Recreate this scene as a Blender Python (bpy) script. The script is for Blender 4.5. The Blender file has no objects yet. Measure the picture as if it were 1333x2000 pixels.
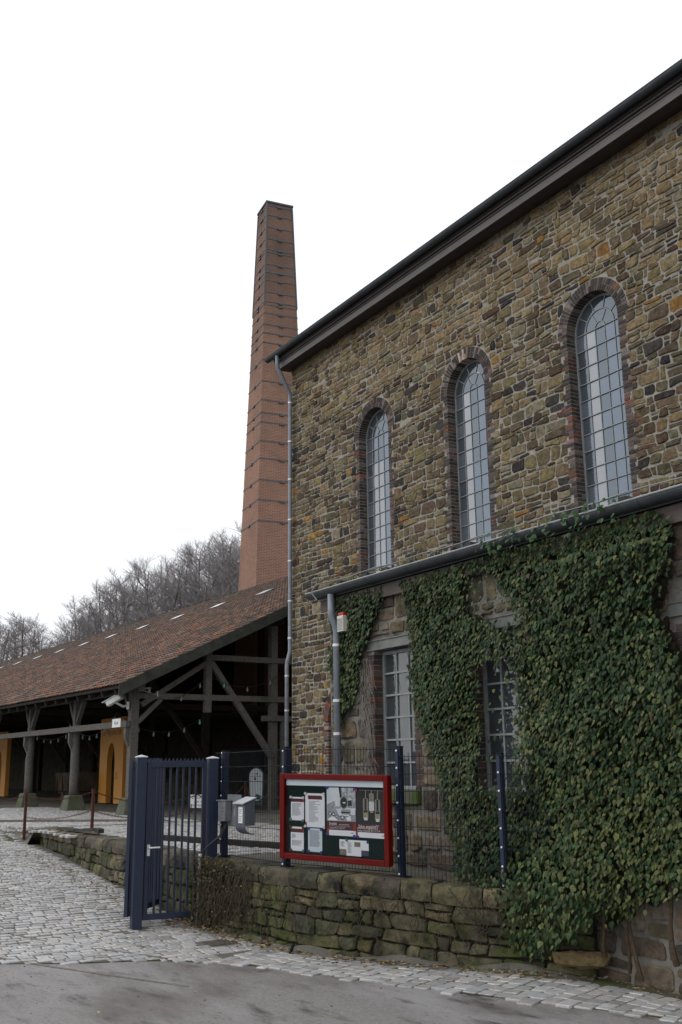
import bpy, math, random
import numpy as np
from mathutils import Vector, Matrix

SC = bpy.context.scene
COL = SC.collection
PI = math.pi
# ------------------------------------------------------------------ camera
# world: X runs along the hall front (right), Y into the building, Z up; courtyard level = 0
AZ = math.radians(31.9)
PITCH = math.atan(497.5 / 2000)
ROLL = 0.012
CAM = np.array([23.9, -13.4, 1.25])
_fw = np.array([-math.cos(AZ), math.sin(AZ), 0.0])
_rt = np.array([math.sin(AZ), math.cos(AZ), 0.0])
_up = np.array([0, 0, 1.0])
_F = _fw * math.cos(PITCH) + _up * math.sin(PITCH)
_U = _up * math.cos(PITCH) - _fw * math.sin(PITCH)
_R = _rt * math.cos(ROLL) - _U * math.sin(ROLL)
_U = _U * math.cos(ROLL) + _rt * math.sin(ROLL)
cam_d = bpy.data.cameras.new('camera')
cam_d.sensor_fit = 'VERTICAL'
cam_d.sensor_height = 36
cam_d.lens = 36
cam_d.clip_start = 0.1
cam_d.clip_end = 6000
cam = bpy.data.objects.new('camera', cam_d)
COL.objects.link(cam)
m = Matrix.Identity(4)
for i in range(3):
    m[i][0], m[i][1], m[i][2], m[i][3] = _R[i], _U[i], -_F[i], CAM[i]
cam.matrix_world = m
SC.camera = cam


def proj(p):
    d = np.array(p, float) - CAM
    z = d @ _F
    return 666.5 + 2000 * (d @ _R) / z, 1000 - 2000 * (d @ _U) / z, z


# ------------------------------------------------------------------ sky, sun, exposure (overcast winter day)
w = bpy.data.worlds.new('World')
SC.world = w
w.use_nodes = True
nt = w.node_tree
for n in list(nt.nodes):
    nt.nodes.remove(n)
out = nt.nodes.new('ShaderNodeOutputWorld')
bg = nt.nodes.new('ShaderNodeBackground')
bg.inputs['Strength'].default_value = 0.1
sky = nt.nodes.new('ShaderNodeTexSky')
sky.sky_type = 'NISHITA'
sky.sun_disc = False
SUN_EL, SUN_AZ = math.radians(42), math.radians(205)
sky.sun_elevation = SUN_EL
sky.sun_rotation = SUN_AZ
sky.air_density = 1.0
sky.dust_density = 4.0
mx = nt.nodes.new('ShaderNodeMix')
mx.data_type = 'RGBA'
mx.inputs['Factor'].default_value = 0.88          # closed cloud cover over the clear sky
mx.inputs['B'].default_value = (12.0, 12.3, 12.7, 1)
nt.links.new(sky.outputs['Color'], mx.inputs['A'])
nt.links.new(mx.outputs['Result'], bg.inputs['Color'])
nt.links.new(bg.outputs['Background'], out.inputs['Surface'])
sd = bpy.data.lights.new('sun', 'SUN')
sd.energy = 0.6
sd.angle = math.radians(40)
sd.color = (1.0, 0.97, 0.93)
sun = bpy.data.objects.new('sun', sd)
COL.objects.link(sun)
# direction towards the sun, matching the sky's rotation (measured clockwise from +Y)
sv = Vector((math.sin(SUN_AZ) * math.cos(SUN_EL), math.cos(SUN_AZ) * math.cos(SUN_EL), math.sin(SUN_EL)))
sun.rotation_euler = sv.to_track_quat('Z', 'Y').to_euler()
sun.location = (10, -20, 40)
vs = SC.view_settings
vs.view_transform = 'Standard'
vs.look = 'None'
vs.exposure = 0.0
vs.gamma = 1.0
vs.use_curve_mapping = False
try:
    SC.cycles.max_bounces = 6
    SC.cycles.diffuse_bounces = 3
    SC.cycles.glossy_bounces = 3
    SC.cycles.caustics_reflective = False
    SC.cycles.caustics_refractive = False
except Exception:
    pass

# ------------------------------------------------------------------ helpers
GZ = -0.88


def R(seed):
    return random.Random(seed)


def sm(t):
    t = max(0.0, min(1.0, t))
    return t * t * (3 - 2 * t)


class MB:
    """collects geometry and links it as one mesh object"""

    def __init__(self):
        self.v, self.f, self.c = [], [], []

    def add(self, vs, fs, col=(1, 1, 1)):
        o = len(self.v)
        self.v.extend([tuple(p) for p in vs])
        self.f.extend([tuple(i + o for i in f) for f in fs])
        self.c.extend([col] * len(vs))
        return self

    def merge(self, other):
        o = len(self.v)
        self.v.extend(other.v)
        self.f.extend([tuple(i + o for i in f) for f in other.f])
        self.c.extend(other.c)
        return self

    def ob(self, o, a, b, c, col=(1, 1, 1)):
        """box from corner o spanned by vectors a,b,c"""
        o, a, b, c = Vector(o), Vector(a), Vector(b), Vector(c)
        p = [o, o + a, o + a + b, o + b, o + c, o + a + c, o + a + b + c, o + b + c]
        fs = [(0, 3, 2, 1), (4, 5, 6, 7), (0, 1, 5, 4), (1, 2, 6, 5), (2, 3, 7, 6), (3, 0, 4, 7)]
        if a.cross(b).dot(c) < 0:
            fs = [tuple(reversed(f)) for f in fs]
        return self.add(p, fs, col)

    def box(self, x0, x1, y0, y1, z0, z1, col=(1, 1, 1)):
        return self.ob((x0, y0, z0), (x1 - x0, 0, 0), (0, y1 - y0, 0), (0, 0, z1 - z0), col)

    def bar(self, p, q, w, h, up=(0, 0, 1), col=(1, 1, 1)):
        """beam from p to q, w across, h along 'up'"""
        p, q, up = Vector(p), Vector(q), Vector(up)
        d = q - p
        s = d.normalized().cross(up)
        if s.length < 1e-4:
            s = d.normalized().cross(Vector((1, 0, 0)))
        s.normalize()
        u = s.cross(d.normalized()).normalized()
        return self.ob(p - s * w / 2 - u * h / 2, d, s * w, u * h, col)

    def tube(self, pts, r, n=8, col=(1, 1, 1), cap=True):
        pts = [Vector(p) for p in pts]
        rs = r if isinstance(r, (list, tuple)) else [r] * len(pts)
        vs, fs = [], []
        prev = None
        for i, p in enumerate(pts):
            if i == 0:
                d = pts[1] - pts[0]
            elif i == len(pts) - 1:
                d = pts[-1] - pts[-2]
            else:
                d = (pts[i + 1] - p).normalized() + (p - pts[i - 1]).normalized()
            d.normalize()
            if prev is None:
                a = d.orthogonal().normalized()
            else:
                a = prev - d * prev.dot(d)
                if a.length < 1e-5:
                    a = d.orthogonal()
                a.normalize()
            prev = a
            b = d.cross(a)
            for k in range(n):
                t = 2 * PI * k / n
                vs.append(p + (a * math.cos(t) + b * math.sin(t)) * rs[i])
        for i in range(len(pts) - 1):
            for k in range(n):
                k2 = (k + 1) % n
                fs.append((i * n + k, i * n + k2, (i + 1) * n + k2, (i + 1) * n + k))
        if cap:
            fs.append(tuple(reversed(range(n))))
            fs.append(tuple(range((len(pts) - 1) * n, len(pts) * n)))
        return self.add(vs, fs, col)

    def prism(self, poly, off, col=(1, 1, 1)):
        """extrude a planar polygon (list of 3d points) by vector off"""
        n = len(poly)
        off = Vector(off)
        a = [Vector(p) for p in poly]
        vs = a + [p + off for p in a]
        fs = [tuple(range(n)), tuple(reversed(range(n, 2 * n)))]
        for i in range(n):
            j = (i + 1) % n
            fs.append((i, i + n, j + n, j))
        nrm = Vector((0, 0, 0))
        for i in range(n):
            nrm += a[i].cross(a[(i + 1) % n])
        if nrm.dot(off) > 0:
            fs = [tuple(reversed(f)) for f in fs]
        return self.add(vs, fs, col)

    def mesh(self, name):
        me = bpy.data.meshes.new(name)
        me.from_pydata(self.v, [], self.f)
        at = me.color_attributes.new('Col', 'FLOAT_COLOR', 'POINT')
        c = np.ones((len(self.v), 4), np.float32)
        if self.c:
            c[:, :3] = np.array(self.c, np.float32)
        at.data.foreach_set('color', c.ravel())
        return me

    def build(self, name, mat, parent=None, smooth=False, bev=0):
        me = self.mesh(name)
        return link(name, me, mat, parent, smooth, bev)


def link(name, me, mat, parent=None, smooth=False, bev=0):
    if mat is not None and not me.materials:
        me.materials.append(mat)
    o = bpy.data.objects.new(name, me)
    COL.objects.link(o)
    if smooth:
        me.polygons.foreach_set('use_smooth', [True] * len(me.polygons))
    if bev:
        md = o.modifiers.new('bevel', 'BEVEL')
        md.width = bev
        md.segments = 2
        md.limit_method = 'ANGLE'
    if parent is not None:
        par(o, parent)
    return o


def par(o, root):
    o.parent = root
    if root.type == 'EMPTY':
        o.matrix_parent_inverse = root.matrix_basis.inverted()


def tag(o, label=None, cat=None, group=None, kind=None):
    if label:
        o['label'] = label
    if cat:
        o['category'] = cat
    if group:
        o['group'] = group
    if kind:
        o['kind'] = kind
    return o


def thing(name, loc, label, cat, group=None):
    o = bpy.data.objects.new(name, None)
    COL.objects.link(o)
    o.empty_display_size = 0.2
    o.location = loc
    return tag(o, label, cat, group)


def shared(name, me, loc, parent, rot=None, scale=None):
    o = bpy.data.objects.new(name, me)
    COL.objects.link(o)
    o.location = loc
    if rot is not None:
        o.rotation_euler = rot
    if scale is not None:
        o.scale = scale
    par(o, parent)
    return o


def text_mesh(body, size, extrude=0.0):
    """flat lettering in local XZ (x right, z up), centred"""
    cu = bpy.data.curves.new('text', 'FONT')
    cu.body = body
    cu.size = size
    cu.align_x = 'CENTER'
    cu.align_y = 'CENTER'
    cu.resolution_u = 2
    t = bpy.data.objects.new('text', cu)
    COL.objects.link(t)
    dg = bpy.context.evaluated_depsgraph_get()
    me = bpy.data.meshes.new_from_object(t.evaluated_get(dg))
    bpy.data.objects.remove(t)
    for v in me.vertices:
        v.co = (v.co.x, 0, v.co.y)
    me.materials.clear()
    return me


def lettering(body, size, mat, parent, o, ax, nrm, width=None, name='lettering'):
    """place text at point o, along unit vector ax, facing nrm"""
    me = text_mesh(body, size)
    me.materials.append(mat)
    xs = [v.co.x for v in me.vertices]
    k = width / (max(xs) - min(xs)) if width else 1.0
    ax, nrm = Vector(ax).normalized(), Vector(nrm).normalized()
    up = Vector((0, 0, 1))
    for v in me.vertices:
        c = v.co.copy()
        v.co = Vector(o) + ax * c.x * k + up * c.z
    ob = bpy.data.objects.new(name, me)
    COL.objects.link(ob)
    par(ob, parent)
    return ob


# ------------------------------------------------------------------ materials
def mat(name, c1, c2=None, scale=6.0, rough=0.85, bump=0.0, bscale=30.0, attr=False, metal=0.0, spec=0.5,
        patch=None, stretch=None, detail=6.0, ior=None, dist=0.01, pmap=None):
    """c1..c2 mixed by world-space noise (times the per-piece colour when attr), optional patches (colour, scale, lo, hi)"""
    M = bpy.data.materials.new(name)
    M.use_nodes = True
    t = M.node_tree
    b = t.nodes['Principled BSDF']
    g = t.nodes.new('ShaderNodeNewGeometry')
    vec = g.outputs['Position']
    if stretch:
        mp = t.nodes.new('ShaderNodeMapping')
        mp.inputs['Scale'].default_value = stretch
        t.links.new(vec, mp.inputs['Vector'])
        vec = mp.outputs['Vector']
    nz = t.nodes.new('ShaderNodeTexNoise')
    nz.inputs['Scale'].default_value = scale
    nz.inputs['Detail'].default_value = detail
    nz.inputs['Roughness'].default_value = 0.65
    t.links.new(vec, nz.inputs['Vector'])
    cr = t.nodes.new('ShaderNodeMapRange')
    cr.inputs['From Min'].default_value = 0.3
    cr.inputs['From Max'].default_value = 0.7
    t.links.new(nz.outputs['Fac'], cr.inputs['Value'])
    mixn = t.nodes.new('ShaderNodeMix')
    mixn.data_type = 'RGBA'
    c2 = c2 or tuple(x * 1.3 for x in c1)
    mixn.inputs['A'].default_value = (*c1, 1)
    mixn.inputs['B'].default_value = (*c2, 1)
    t.links.new(cr.outputs['Result'], mixn.inputs['Factor'])
    colr = mixn.outputs['Result']
    if attr:
        a = t.nodes.new('ShaderNodeAttribute')
        a.attribute_name = 'Col'
        ml = t.nodes.new('ShaderNodeMix')
        ml.data_type = 'RGBA'
        ml.blend_type = 'MULTIPLY'
        ml.inputs['Factor'].default_value = 1
        t.links.new(colr, ml.inputs['A'])
        t.links.new(a.outputs['Color'], ml.inputs['B'])
        colr = ml.outputs['Result']
    if patch:
        for (pc, ps, lo, hi) in (patch if isinstance(patch, list) else [patch]):
            n2 = t.nodes.new('ShaderNodeTexNoise')
            n2.inputs['Scale'].default_value = ps
            n2.inputs['Detail'].default_value = 5
            n2.inputs['Roughness'].default_value = 0.6
            if pmap:
                pm_ = t.nodes.new('ShaderNodeMapping')
                pm_.inputs['Rotation'].default_value = (0, 0, pmap[0])
                pm_.inputs['Scale'].default_value = pmap[1]
                t.links.new(g.outputs['Position'], pm_.inputs['Vector'])
                t.links.new(pm_.outputs['Vector'], n2.inputs['Vector'])
            else:
                t.links.new(g.outputs['Position'], n2.inputs['Vector'])
            r2 = t.nodes.new('ShaderNodeMapRange')
            r2.inputs['From Min'].default_value = lo
            r2.inputs['From Max'].default_value = hi
            t.links.new(n2.outputs['Fac'], r2.inputs['Value'])
            m2 = t.nodes.new('ShaderNodeMix')
            m2.data_type = 'RGBA'
            m2.inputs['B'].default_value = (*pc, 1)
            t.links.new(r2.outputs['Result'], m2.inputs['Factor'])
            t.links.new(colr, m2.inputs['A'])
            colr = m2.outputs['Result']
    t.links.new(colr, b.inputs['Base Color'])
    b.inputs['Roughness'].default_value = rough
    b.inputs['Metallic'].default_value = metal
    b.inputs['Specular IOR Level'].default_value = spec
    if ior:
        b.inputs['IOR'].default_value = ior
    if bump:
        n3 = t.nodes.new('ShaderNodeTexNoise')
        n3.inputs['Scale'].default_value = bscale
        n3.inputs['Detail'].default_value = 6
        n3.inputs['Roughness'].default_value = 0.7
        t.links.new(vec, n3.inputs['Vector'])
        bp = t.nodes.new('ShaderNodeBump')
        bp.inputs['Strength'].default_value = bump
        bp.inputs['Distance'].default_value = dist
        t.links.new(n3.outputs['Fac'], bp.inputs['Height'])
        t.links.new(bp.outputs['Normal'], b.inputs['Normal'])
    return M


M_stone = mat('rubble_stone', (0.36, 0.345, 0.33), (1.3, 1.25, 1.15), 11, 0.92, 1.0, 17, attr=True, dist=0.03, spec=0.2, detail=10,
              patch=[((0.03, 0.028, 0.026), 5.5, 0.55, 0.74), ((0.22, 0.14, 0.06), 7.5, 0.62, 0.8), ((0.32, 0.3, 0.255), 18, 0.66, 0.8)])
M_mortar = mat('lime_mortar', (0.235, 0.222, 0.19), (0.42, 0.4, 0.355), 9, 0.95, 0.9, 40, dist=0.02, spec=0.2,
               patch=((0.17, 0.155, 0.125), 2.0, 0.55, 0.75))
M_mortar_old = mat('smeared_grey_mortar', (0.17, 0.162, 0.142), (0.29, 0.275, 0.245), 5, 0.95, 0.9, 35, dist=0.025, spec=0.2,
                   patch=((0.05, 0.048, 0.042), 1.7, 0.52, 0.7))
M_stone_moss = mat('mossy_sandstone', (0.5, 0.5, 0.47), (1.4, 1.36, 1.25), 8, 0.92, 1.0, 15, attr=True, dist=0.04, detail=10, spec=0.2,
                   patch=[((0.058, 0.078, 0.018), 2.2, 0.46, 0.66), ((0.016, 0.016, 0.014), 4.5, 0.5, 0.7), ((0.18, 0.17, 0.135), 9, 0.64, 0.8)])
M_stone_cap = mat('weathered_coping_stone', (0.6, 0.6, 0.58), (1.25, 1.22, 1.15), 6, 0.92, 0.9, 18, attr=True, dist=0.03, spec=0.2,
                  patch=[((0.05, 0.055, 0.018), 3.2, 0.56, 0.7), ((0.016, 0.016, 0.016), 2.3, 0.52, 0.68)])
M_joint = mat('dark_open_joint', (0.022, 0.021, 0.018), (0.05, 0.046, 0.038), 9, 1.0, 0.6, 40, spec=0.1)
M_brick = mat('fired_brick', (0.7, 0.68, 0.66), (1.25, 1.2, 1.18), 14, 0.85, 0.5, 60, attr=True, spec=0.3)
M_zinc = mat('weathered_zinc', (0.17, 0.19, 0.22), (0.26, 0.285, 0.32), 5, 0.5, 0.1, 20, metal=0.25, spec=0.5)
M_gutter = mat('dark_zinc_gutter', (0.035, 0.043, 0.05), (0.065, 0.078, 0.088), 4, 0.5, 0.1, 25, metal=0.3)
M_bead = mat('bright_zinc_bead', (0.3, 0.31, 0.33), (0.42, 0.43, 0.45), 8, 0.35, metal=0.6)
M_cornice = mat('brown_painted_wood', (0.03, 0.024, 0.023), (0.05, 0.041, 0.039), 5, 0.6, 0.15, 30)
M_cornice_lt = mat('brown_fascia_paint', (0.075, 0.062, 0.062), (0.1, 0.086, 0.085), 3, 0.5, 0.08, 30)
M_fascia = mat('weathered_fascia_board', (0.07, 0.055, 0.05), (0.12, 0.1, 0.09), 5, 0.8, 0.4, 25, stretch=(1, 1, 8))
M_iron = mat('grey_window_iron', (0.2, 0.225, 0.23), (0.3, 0.325, 0.33), 12, 0.6, 0.15, 40)
M_steel = mat('painted_steel_lintel', (0.13, 0.14, 0.135), (0.2, 0.21, 0.2), 6, 0.6, 0.2, 25, patch=((0.12, 0.09, 0.06), 5, 0.62, 0.75))
M_glass = mat('old_window_glass', (0.05, 0.062, 0.075), (0.075, 0.09, 0.105), 1.5, 0.03, 0.03, 2.0, spec=0.85, ior=1.8)
M_glass.node_tree.nodes['Principled BSDF'].inputs['Specular Tint'].default_value = (0.78, 0.88, 1.0, 1)
M_glass_pale = mat('paler_window_glass', (0.14, 0.16, 0.19), (0.21, 0.235, 0.27), 1.2, 0.03, 0.03, 2.0, spec=0.9, ior=1.95)  # paler base colour for single columns of panes
M_glass_b = mat('greyer_window_glass', (0.09, 0.105, 0.125), (0.13, 0.15, 0.175), 1.5, 0.04, 0.03, 2.0, spec=0.85, ior=1.85)
M_glass_b.node_tree.nodes['Principled BSDF'].inputs['Specular Tint'].default_value = (0.7, 0.82, 1.0, 1)
M_glass_low = mat('dim_window_glass', (0.035, 0.042, 0.046), (0.06, 0.07, 0.075), 2, 0.05, 0.02, 3.0, spec=0.7, ior=1.7)
M_navy = mat('navy_powder_coat', (0.0125, 0.021, 0.046), (0.018, 0.028, 0.058), 5, 0.48, 0.06, 60, spec=0.4, patch=((0.045, 0.052, 0.066), 2.2, 0.58, 0.82))
M_navy_dark = mat('dark_wire_coat', (0.01, 0.013, 0.019), (0.014, 0.018, 0.025), 3, 0.6, spec=0.15)
M_cap = mat('white_post_cap', (0.5, 0.5, 0.5), (0.62, 0.62, 0.62), 8, 0.5)
M_bolt = mat('bright_bolt', (0.75, 0.75, 0.73), (0.85, 0.85, 0.83), 5, 0.4)
M_red = mat('red_board_frame', (0.105, 0.002, 0.0015), (0.135, 0.003, 0.002), 3, 0.45, 0.03, 50, spec=0.15, patch=((0.09, 0.012, 0.01), 4, 0.55, 0.8))
M_felt = mat('dark_green_felt', (0.006, 0.018, 0.017), (0.01, 0.026, 0.024), 40, 0.95, 0.2, 120, spec=0.2)
M_paper = mat('white_paper', (0.84, 0.86, 0.92), (0.88, 0.9, 0.94), 4, 0.7, spec=0.3)
M_paper2 = mat('pale_blue_paper', (0.62, 0.74, 0.82), (0.68, 0.78, 0.85), 4, 0.7, spec=0.3)
M_strip = mat('pale_title_strip', (0.72, 0.82, 0.9), (0.78, 0.86, 0.92), 4, 0.5, spec=0.3)
M_maroon = mat('maroon_print', (0.075, 0.012, 0.016), (0.09, 0.016, 0.02), 6, 0.6)
M_redprint = mat('red_print', (0.3, 0.018, 0.012), (0.36, 0.025, 0.016), 6, 0.6)
M_ink = mat('black_ink', (0.012, 0.012, 0.014), (0.02, 0.02, 0.024), 6, 0.6)
M_greyink = mat('grey_ink', (0.2, 0.22, 0.25), (0.3, 0.32, 0.35), 30, 0.7)
M_whiteink = mat('white_ink', (0.86, 0.87, 0.9), (0.9, 0.9, 0.92), 6, 0.6)
M_midgrey = mat('photo_grey', (0.16, 0.18, 0.2), (0.5, 0.54, 0.58), 45, 0.6)
M_smoke = mat('photo_smoke', (0.1, 0.11, 0.13), (0.8, 0.84, 0.88), 26, 0.6, detail=4)
M_photosky = mat('photo_sky', (0.66, 0.7, 0.76), (0.78, 0.82, 0.88), 8, 0.6)
M_brass = mat('photo_brass', (0.14, 0.125, 0.06), (0.5, 0.47, 0.3), 110, 0.5)
M_glow = mat('photo_lamp_glass', (0.5, 0.54, 0.58), (0.8, 0.83, 0.86), 60, 0.5)
M_lampgrey = mat('photo_lamp_grey', (0.1, 0.1, 0.11), (0.3, 0.3, 0.31), 80, 0.5)
M_greenphoto = mat('photo_undergrowth', (0.08, 0.075, 0.05), (0.3, 0.29, 0.22), 60, 0.6)
M_darkphoto = mat('photo_night', (0.015, 0.02, 0.05), (0.07, 0.08, 0.14), 60, 0.6)
M_blue = mat('blue_magnet', (0.025, 0.035, 0.3), (0.03, 0.045, 0.36), 5, 0.4)
M_teal = mat('teal_magnet', (0.03, 0.19, 0.17), (0.04, 0.23, 0.2), 5, 0.4)
M_magw = mat('cream_magnet', (0.7, 0.7, 0.64), (0.75, 0.75, 0.7), 5, 0.4)
M_magr = mat('red_magnet', (0.13, 0.01, 0.012), (0.16, 0.015, 0.015), 5, 0.4)
M_wood = mat('weathered_oak', (0.075, 0.07, 0.062), (0.155, 0.145, 0.13), 5, 0.9, 0.7, 12, stretch=(3, 3, 3), spec=0.2,
             patch=((0.06, 0.075, 0.04), 1.1, 0.6, 0.75))
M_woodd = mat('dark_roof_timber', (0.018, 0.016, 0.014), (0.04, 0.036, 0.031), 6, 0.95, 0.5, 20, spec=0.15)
M_barge = mat('mossy_barge_board', (0.035, 0.037, 0.032), (0.07, 0.074, 0.062), 4, 0.9, 0.5, 20, spec=0.2)
M_tile = mat('clay_roof_tile', (0.44, 0.46, 0.48), (1.05, 1.06, 1.06), 6, 0.75, 0.5, 40, attr=True, spec=0.3,
             patch=[((0.045, 0.038, 0.03), 0.5, 0.54, 0.76), ((0.1, 0.085, 0.07), 3.5, 0.62, 0.8)])
M_sky_glass = mat('skylight_glass', (0.55, 0.6, 0.66), (0.65, 0.7, 0.76), 3, 0.25, spec=0.8)
M_yellow = mat('amber_panel', (0.55, 0.24, 0.035), (0.6, 0.27, 0.045), 2, 0.6, 0.05, 40)
M_brownprint = mat('brown_print', (0.2, 0.08, 0.02), (0.22, 0.09, 0.024), 5, 0.7)
M_plinth = mat('mossy_plinth_stone', (0.075, 0.08, 0.06), (0.14, 0.145, 0.11), 5, 0.95, 0.6, 25, patch=((0.07, 0.1, 0.03), 2.5, 0.5, 0.65), spec=0.2)
M_rust = mat('rusty_iron', (0.05, 0.018, 0.012), (0.1, 0.036, 0.02), 14, 0.85, 0.4, 60, spec=0.3)
M_rail = mat('worn_rail_steel', (0.1, 0.085, 0.07), (0.2, 0.18, 0.155), 9, 0.55, 0.2, 40, metal=0.3)
M_white = mat('white_enamel', (0.7, 0.71, 0.72), (0.76, 0.77, 0.78), 3, 0.4)
M_cream = mat('cream_plastic', (0.6, 0.58, 0.5), (0.66, 0.64, 0.56), 4, 0.5)
M_redl = mat('red_lamp_lens', (0.35, 0.012, 0.012), (0.42, 0.018, 0.016), 4, 0.3)
M_camw = mat('pale_camera_housing', (0.5, 0.51, 0.5), (0.6, 0.61, 0.6), 4, 0.4)
M_black = mat('black_rubber', (0.008, 0.008, 0.009), (0.014, 0.014, 0.015), 6, 0.6)
M_galv = mat('galvanised_plate', (0.17, 0.18, 0.19), (0.27, 0.28, 0.295), 9, 0.45, 0.05, 60, metal=0.35)
M_mail = mat('grey_mailbox_paint', (0.085, 0.095, 0.115), (0.105, 0.115, 0.135), 3, 0.4, 0.03, 60)
M_mail_lid = mat('pale_mailbox_lid', (0.4, 0.42, 0.45), (0.48, 0.5, 0.53), 3, 0.35, metal=0.2)
M_teals = mat('dark_teal_paint', (0.012, 0.05, 0.048), (0.02, 0.065, 0.06), 4, 0.6)
M_signw = mat('pale_board_print', (0.42, 0.46, 0.47), (0.55, 0.59, 0.6), 12, 0.6)
M_asph = mat('worn_asphalt', (0.16, 0.148, 0.142), (0.29, 0.272, 0.263), 38, 0.6, 1.0, 70, dist=0.012, spec=0.5, detail=8, pmap=(-0.85, (0.5, 1.5, 1)),
             patch=[((0.33, 0.32, 0.325), 0.6, 0.46, 0.72), ((0.11, 0.09, 0.08), 0.9, 0.48, 0.7), ((0.06, 0.05, 0.044), 2.6, 0.56, 0.7), ((0.035, 0.031, 0.028), 22, 0.62, 0.72), ((0.38, 0.37, 0.36), 40, 0.66, 0.74)])
M_bed = mat('earth_sett_joint', (0.09, 0.083, 0.07), (0.16, 0.148, 0.125), 6, 0.95, 0.5, 40,
            patch=((0.05, 0.075, 0.012), 0.9, 0.56, 0.66), spec=0.2)
M_sett = mat('grey_granite_sett', (0.66, 0.655, 0.65), (1.14, 1.12, 1.1), 18, 0.42, 0.5, 70, attr=True, dist=0.006, spec=0.5)
M_earth = mat('trodden_earth', (0.07, 0.065, 0.055), (0.15, 0.14, 0.12), 3, 0.95, 0.6, 30, patch=((0.06, 0.08, 0.02), 1.2, 0.54, 0.66), spec=0.2)
M_soil = mat('wooded_hillside_soil', (0.05, 0.045, 0.035), (0.09, 0.08, 0.06), 0.6, 1.0, spec=0.1)
M_bark = mat('grey_winter_bark', (0.1, 0.092, 0.088), (0.17, 0.158, 0.15), 3, 0.95, spec=0.15)
M_twig = mat('bare_winter_twigs', (0.25, 0.228, 0.23), (0.33, 0.305, 0.305), 2, 0.95, spec=0.1)
M_leaf = mat('ivy_leaf', (0.6, 0.62, 0.56), (1.2, 1.2, 1.08), 30, 0.45, attr=True, spec=0.14)
M_stem = mat('ivy_stem', (0.06, 0.045, 0.03), (0.12, 0.09, 0.06), 20, 0.95, spec=0.1)
M_litter_shade = mat('dead_and_shade_leaves', (0.8, 0.8, 0.8), (1.2, 1.2, 1.2), 20, 0.9, attr=True, spec=0.2)
M_moss = mat('bright_moss', (0.06, 0.085, 0.012), (0.1, 0.13, 0.025), 30, 1.0, 0.8, 90, spec=0.1)
M_bulb = mat('unlit_clear_bulb', (0.14, 0.15, 0.155), (0.2, 0.21, 0.215), 9, 0.2)
M_bulbr = mat('unlit_red_bulb', (0.3, 0.05, 0.03), (0.36, 0.07, 0.04), 9, 0.25)
M_bulbg = mat('unlit_green_bulb', (0.06, 0.3, 0.2), (0.08, 0.36, 0.25), 9, 0.25)
M_alu = mat('aluminium_handle', (0.6, 0.6, 0.61), (0.7, 0.7, 0.71), 5, 0.3, metal=0.6)
M_pvc = mat('grey_conduit', (0.2, 0.21, 0.22), (0.28, 0.29, 0.3), 6, 0.5)
M_rubble_in = mat('dark_rubble_bank', (0.05, 0.044, 0.034), (0.11, 0.098, 0.075), 2.2, 1.0, 0.9, 8, dist=0.15, spec=0.1)


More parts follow.
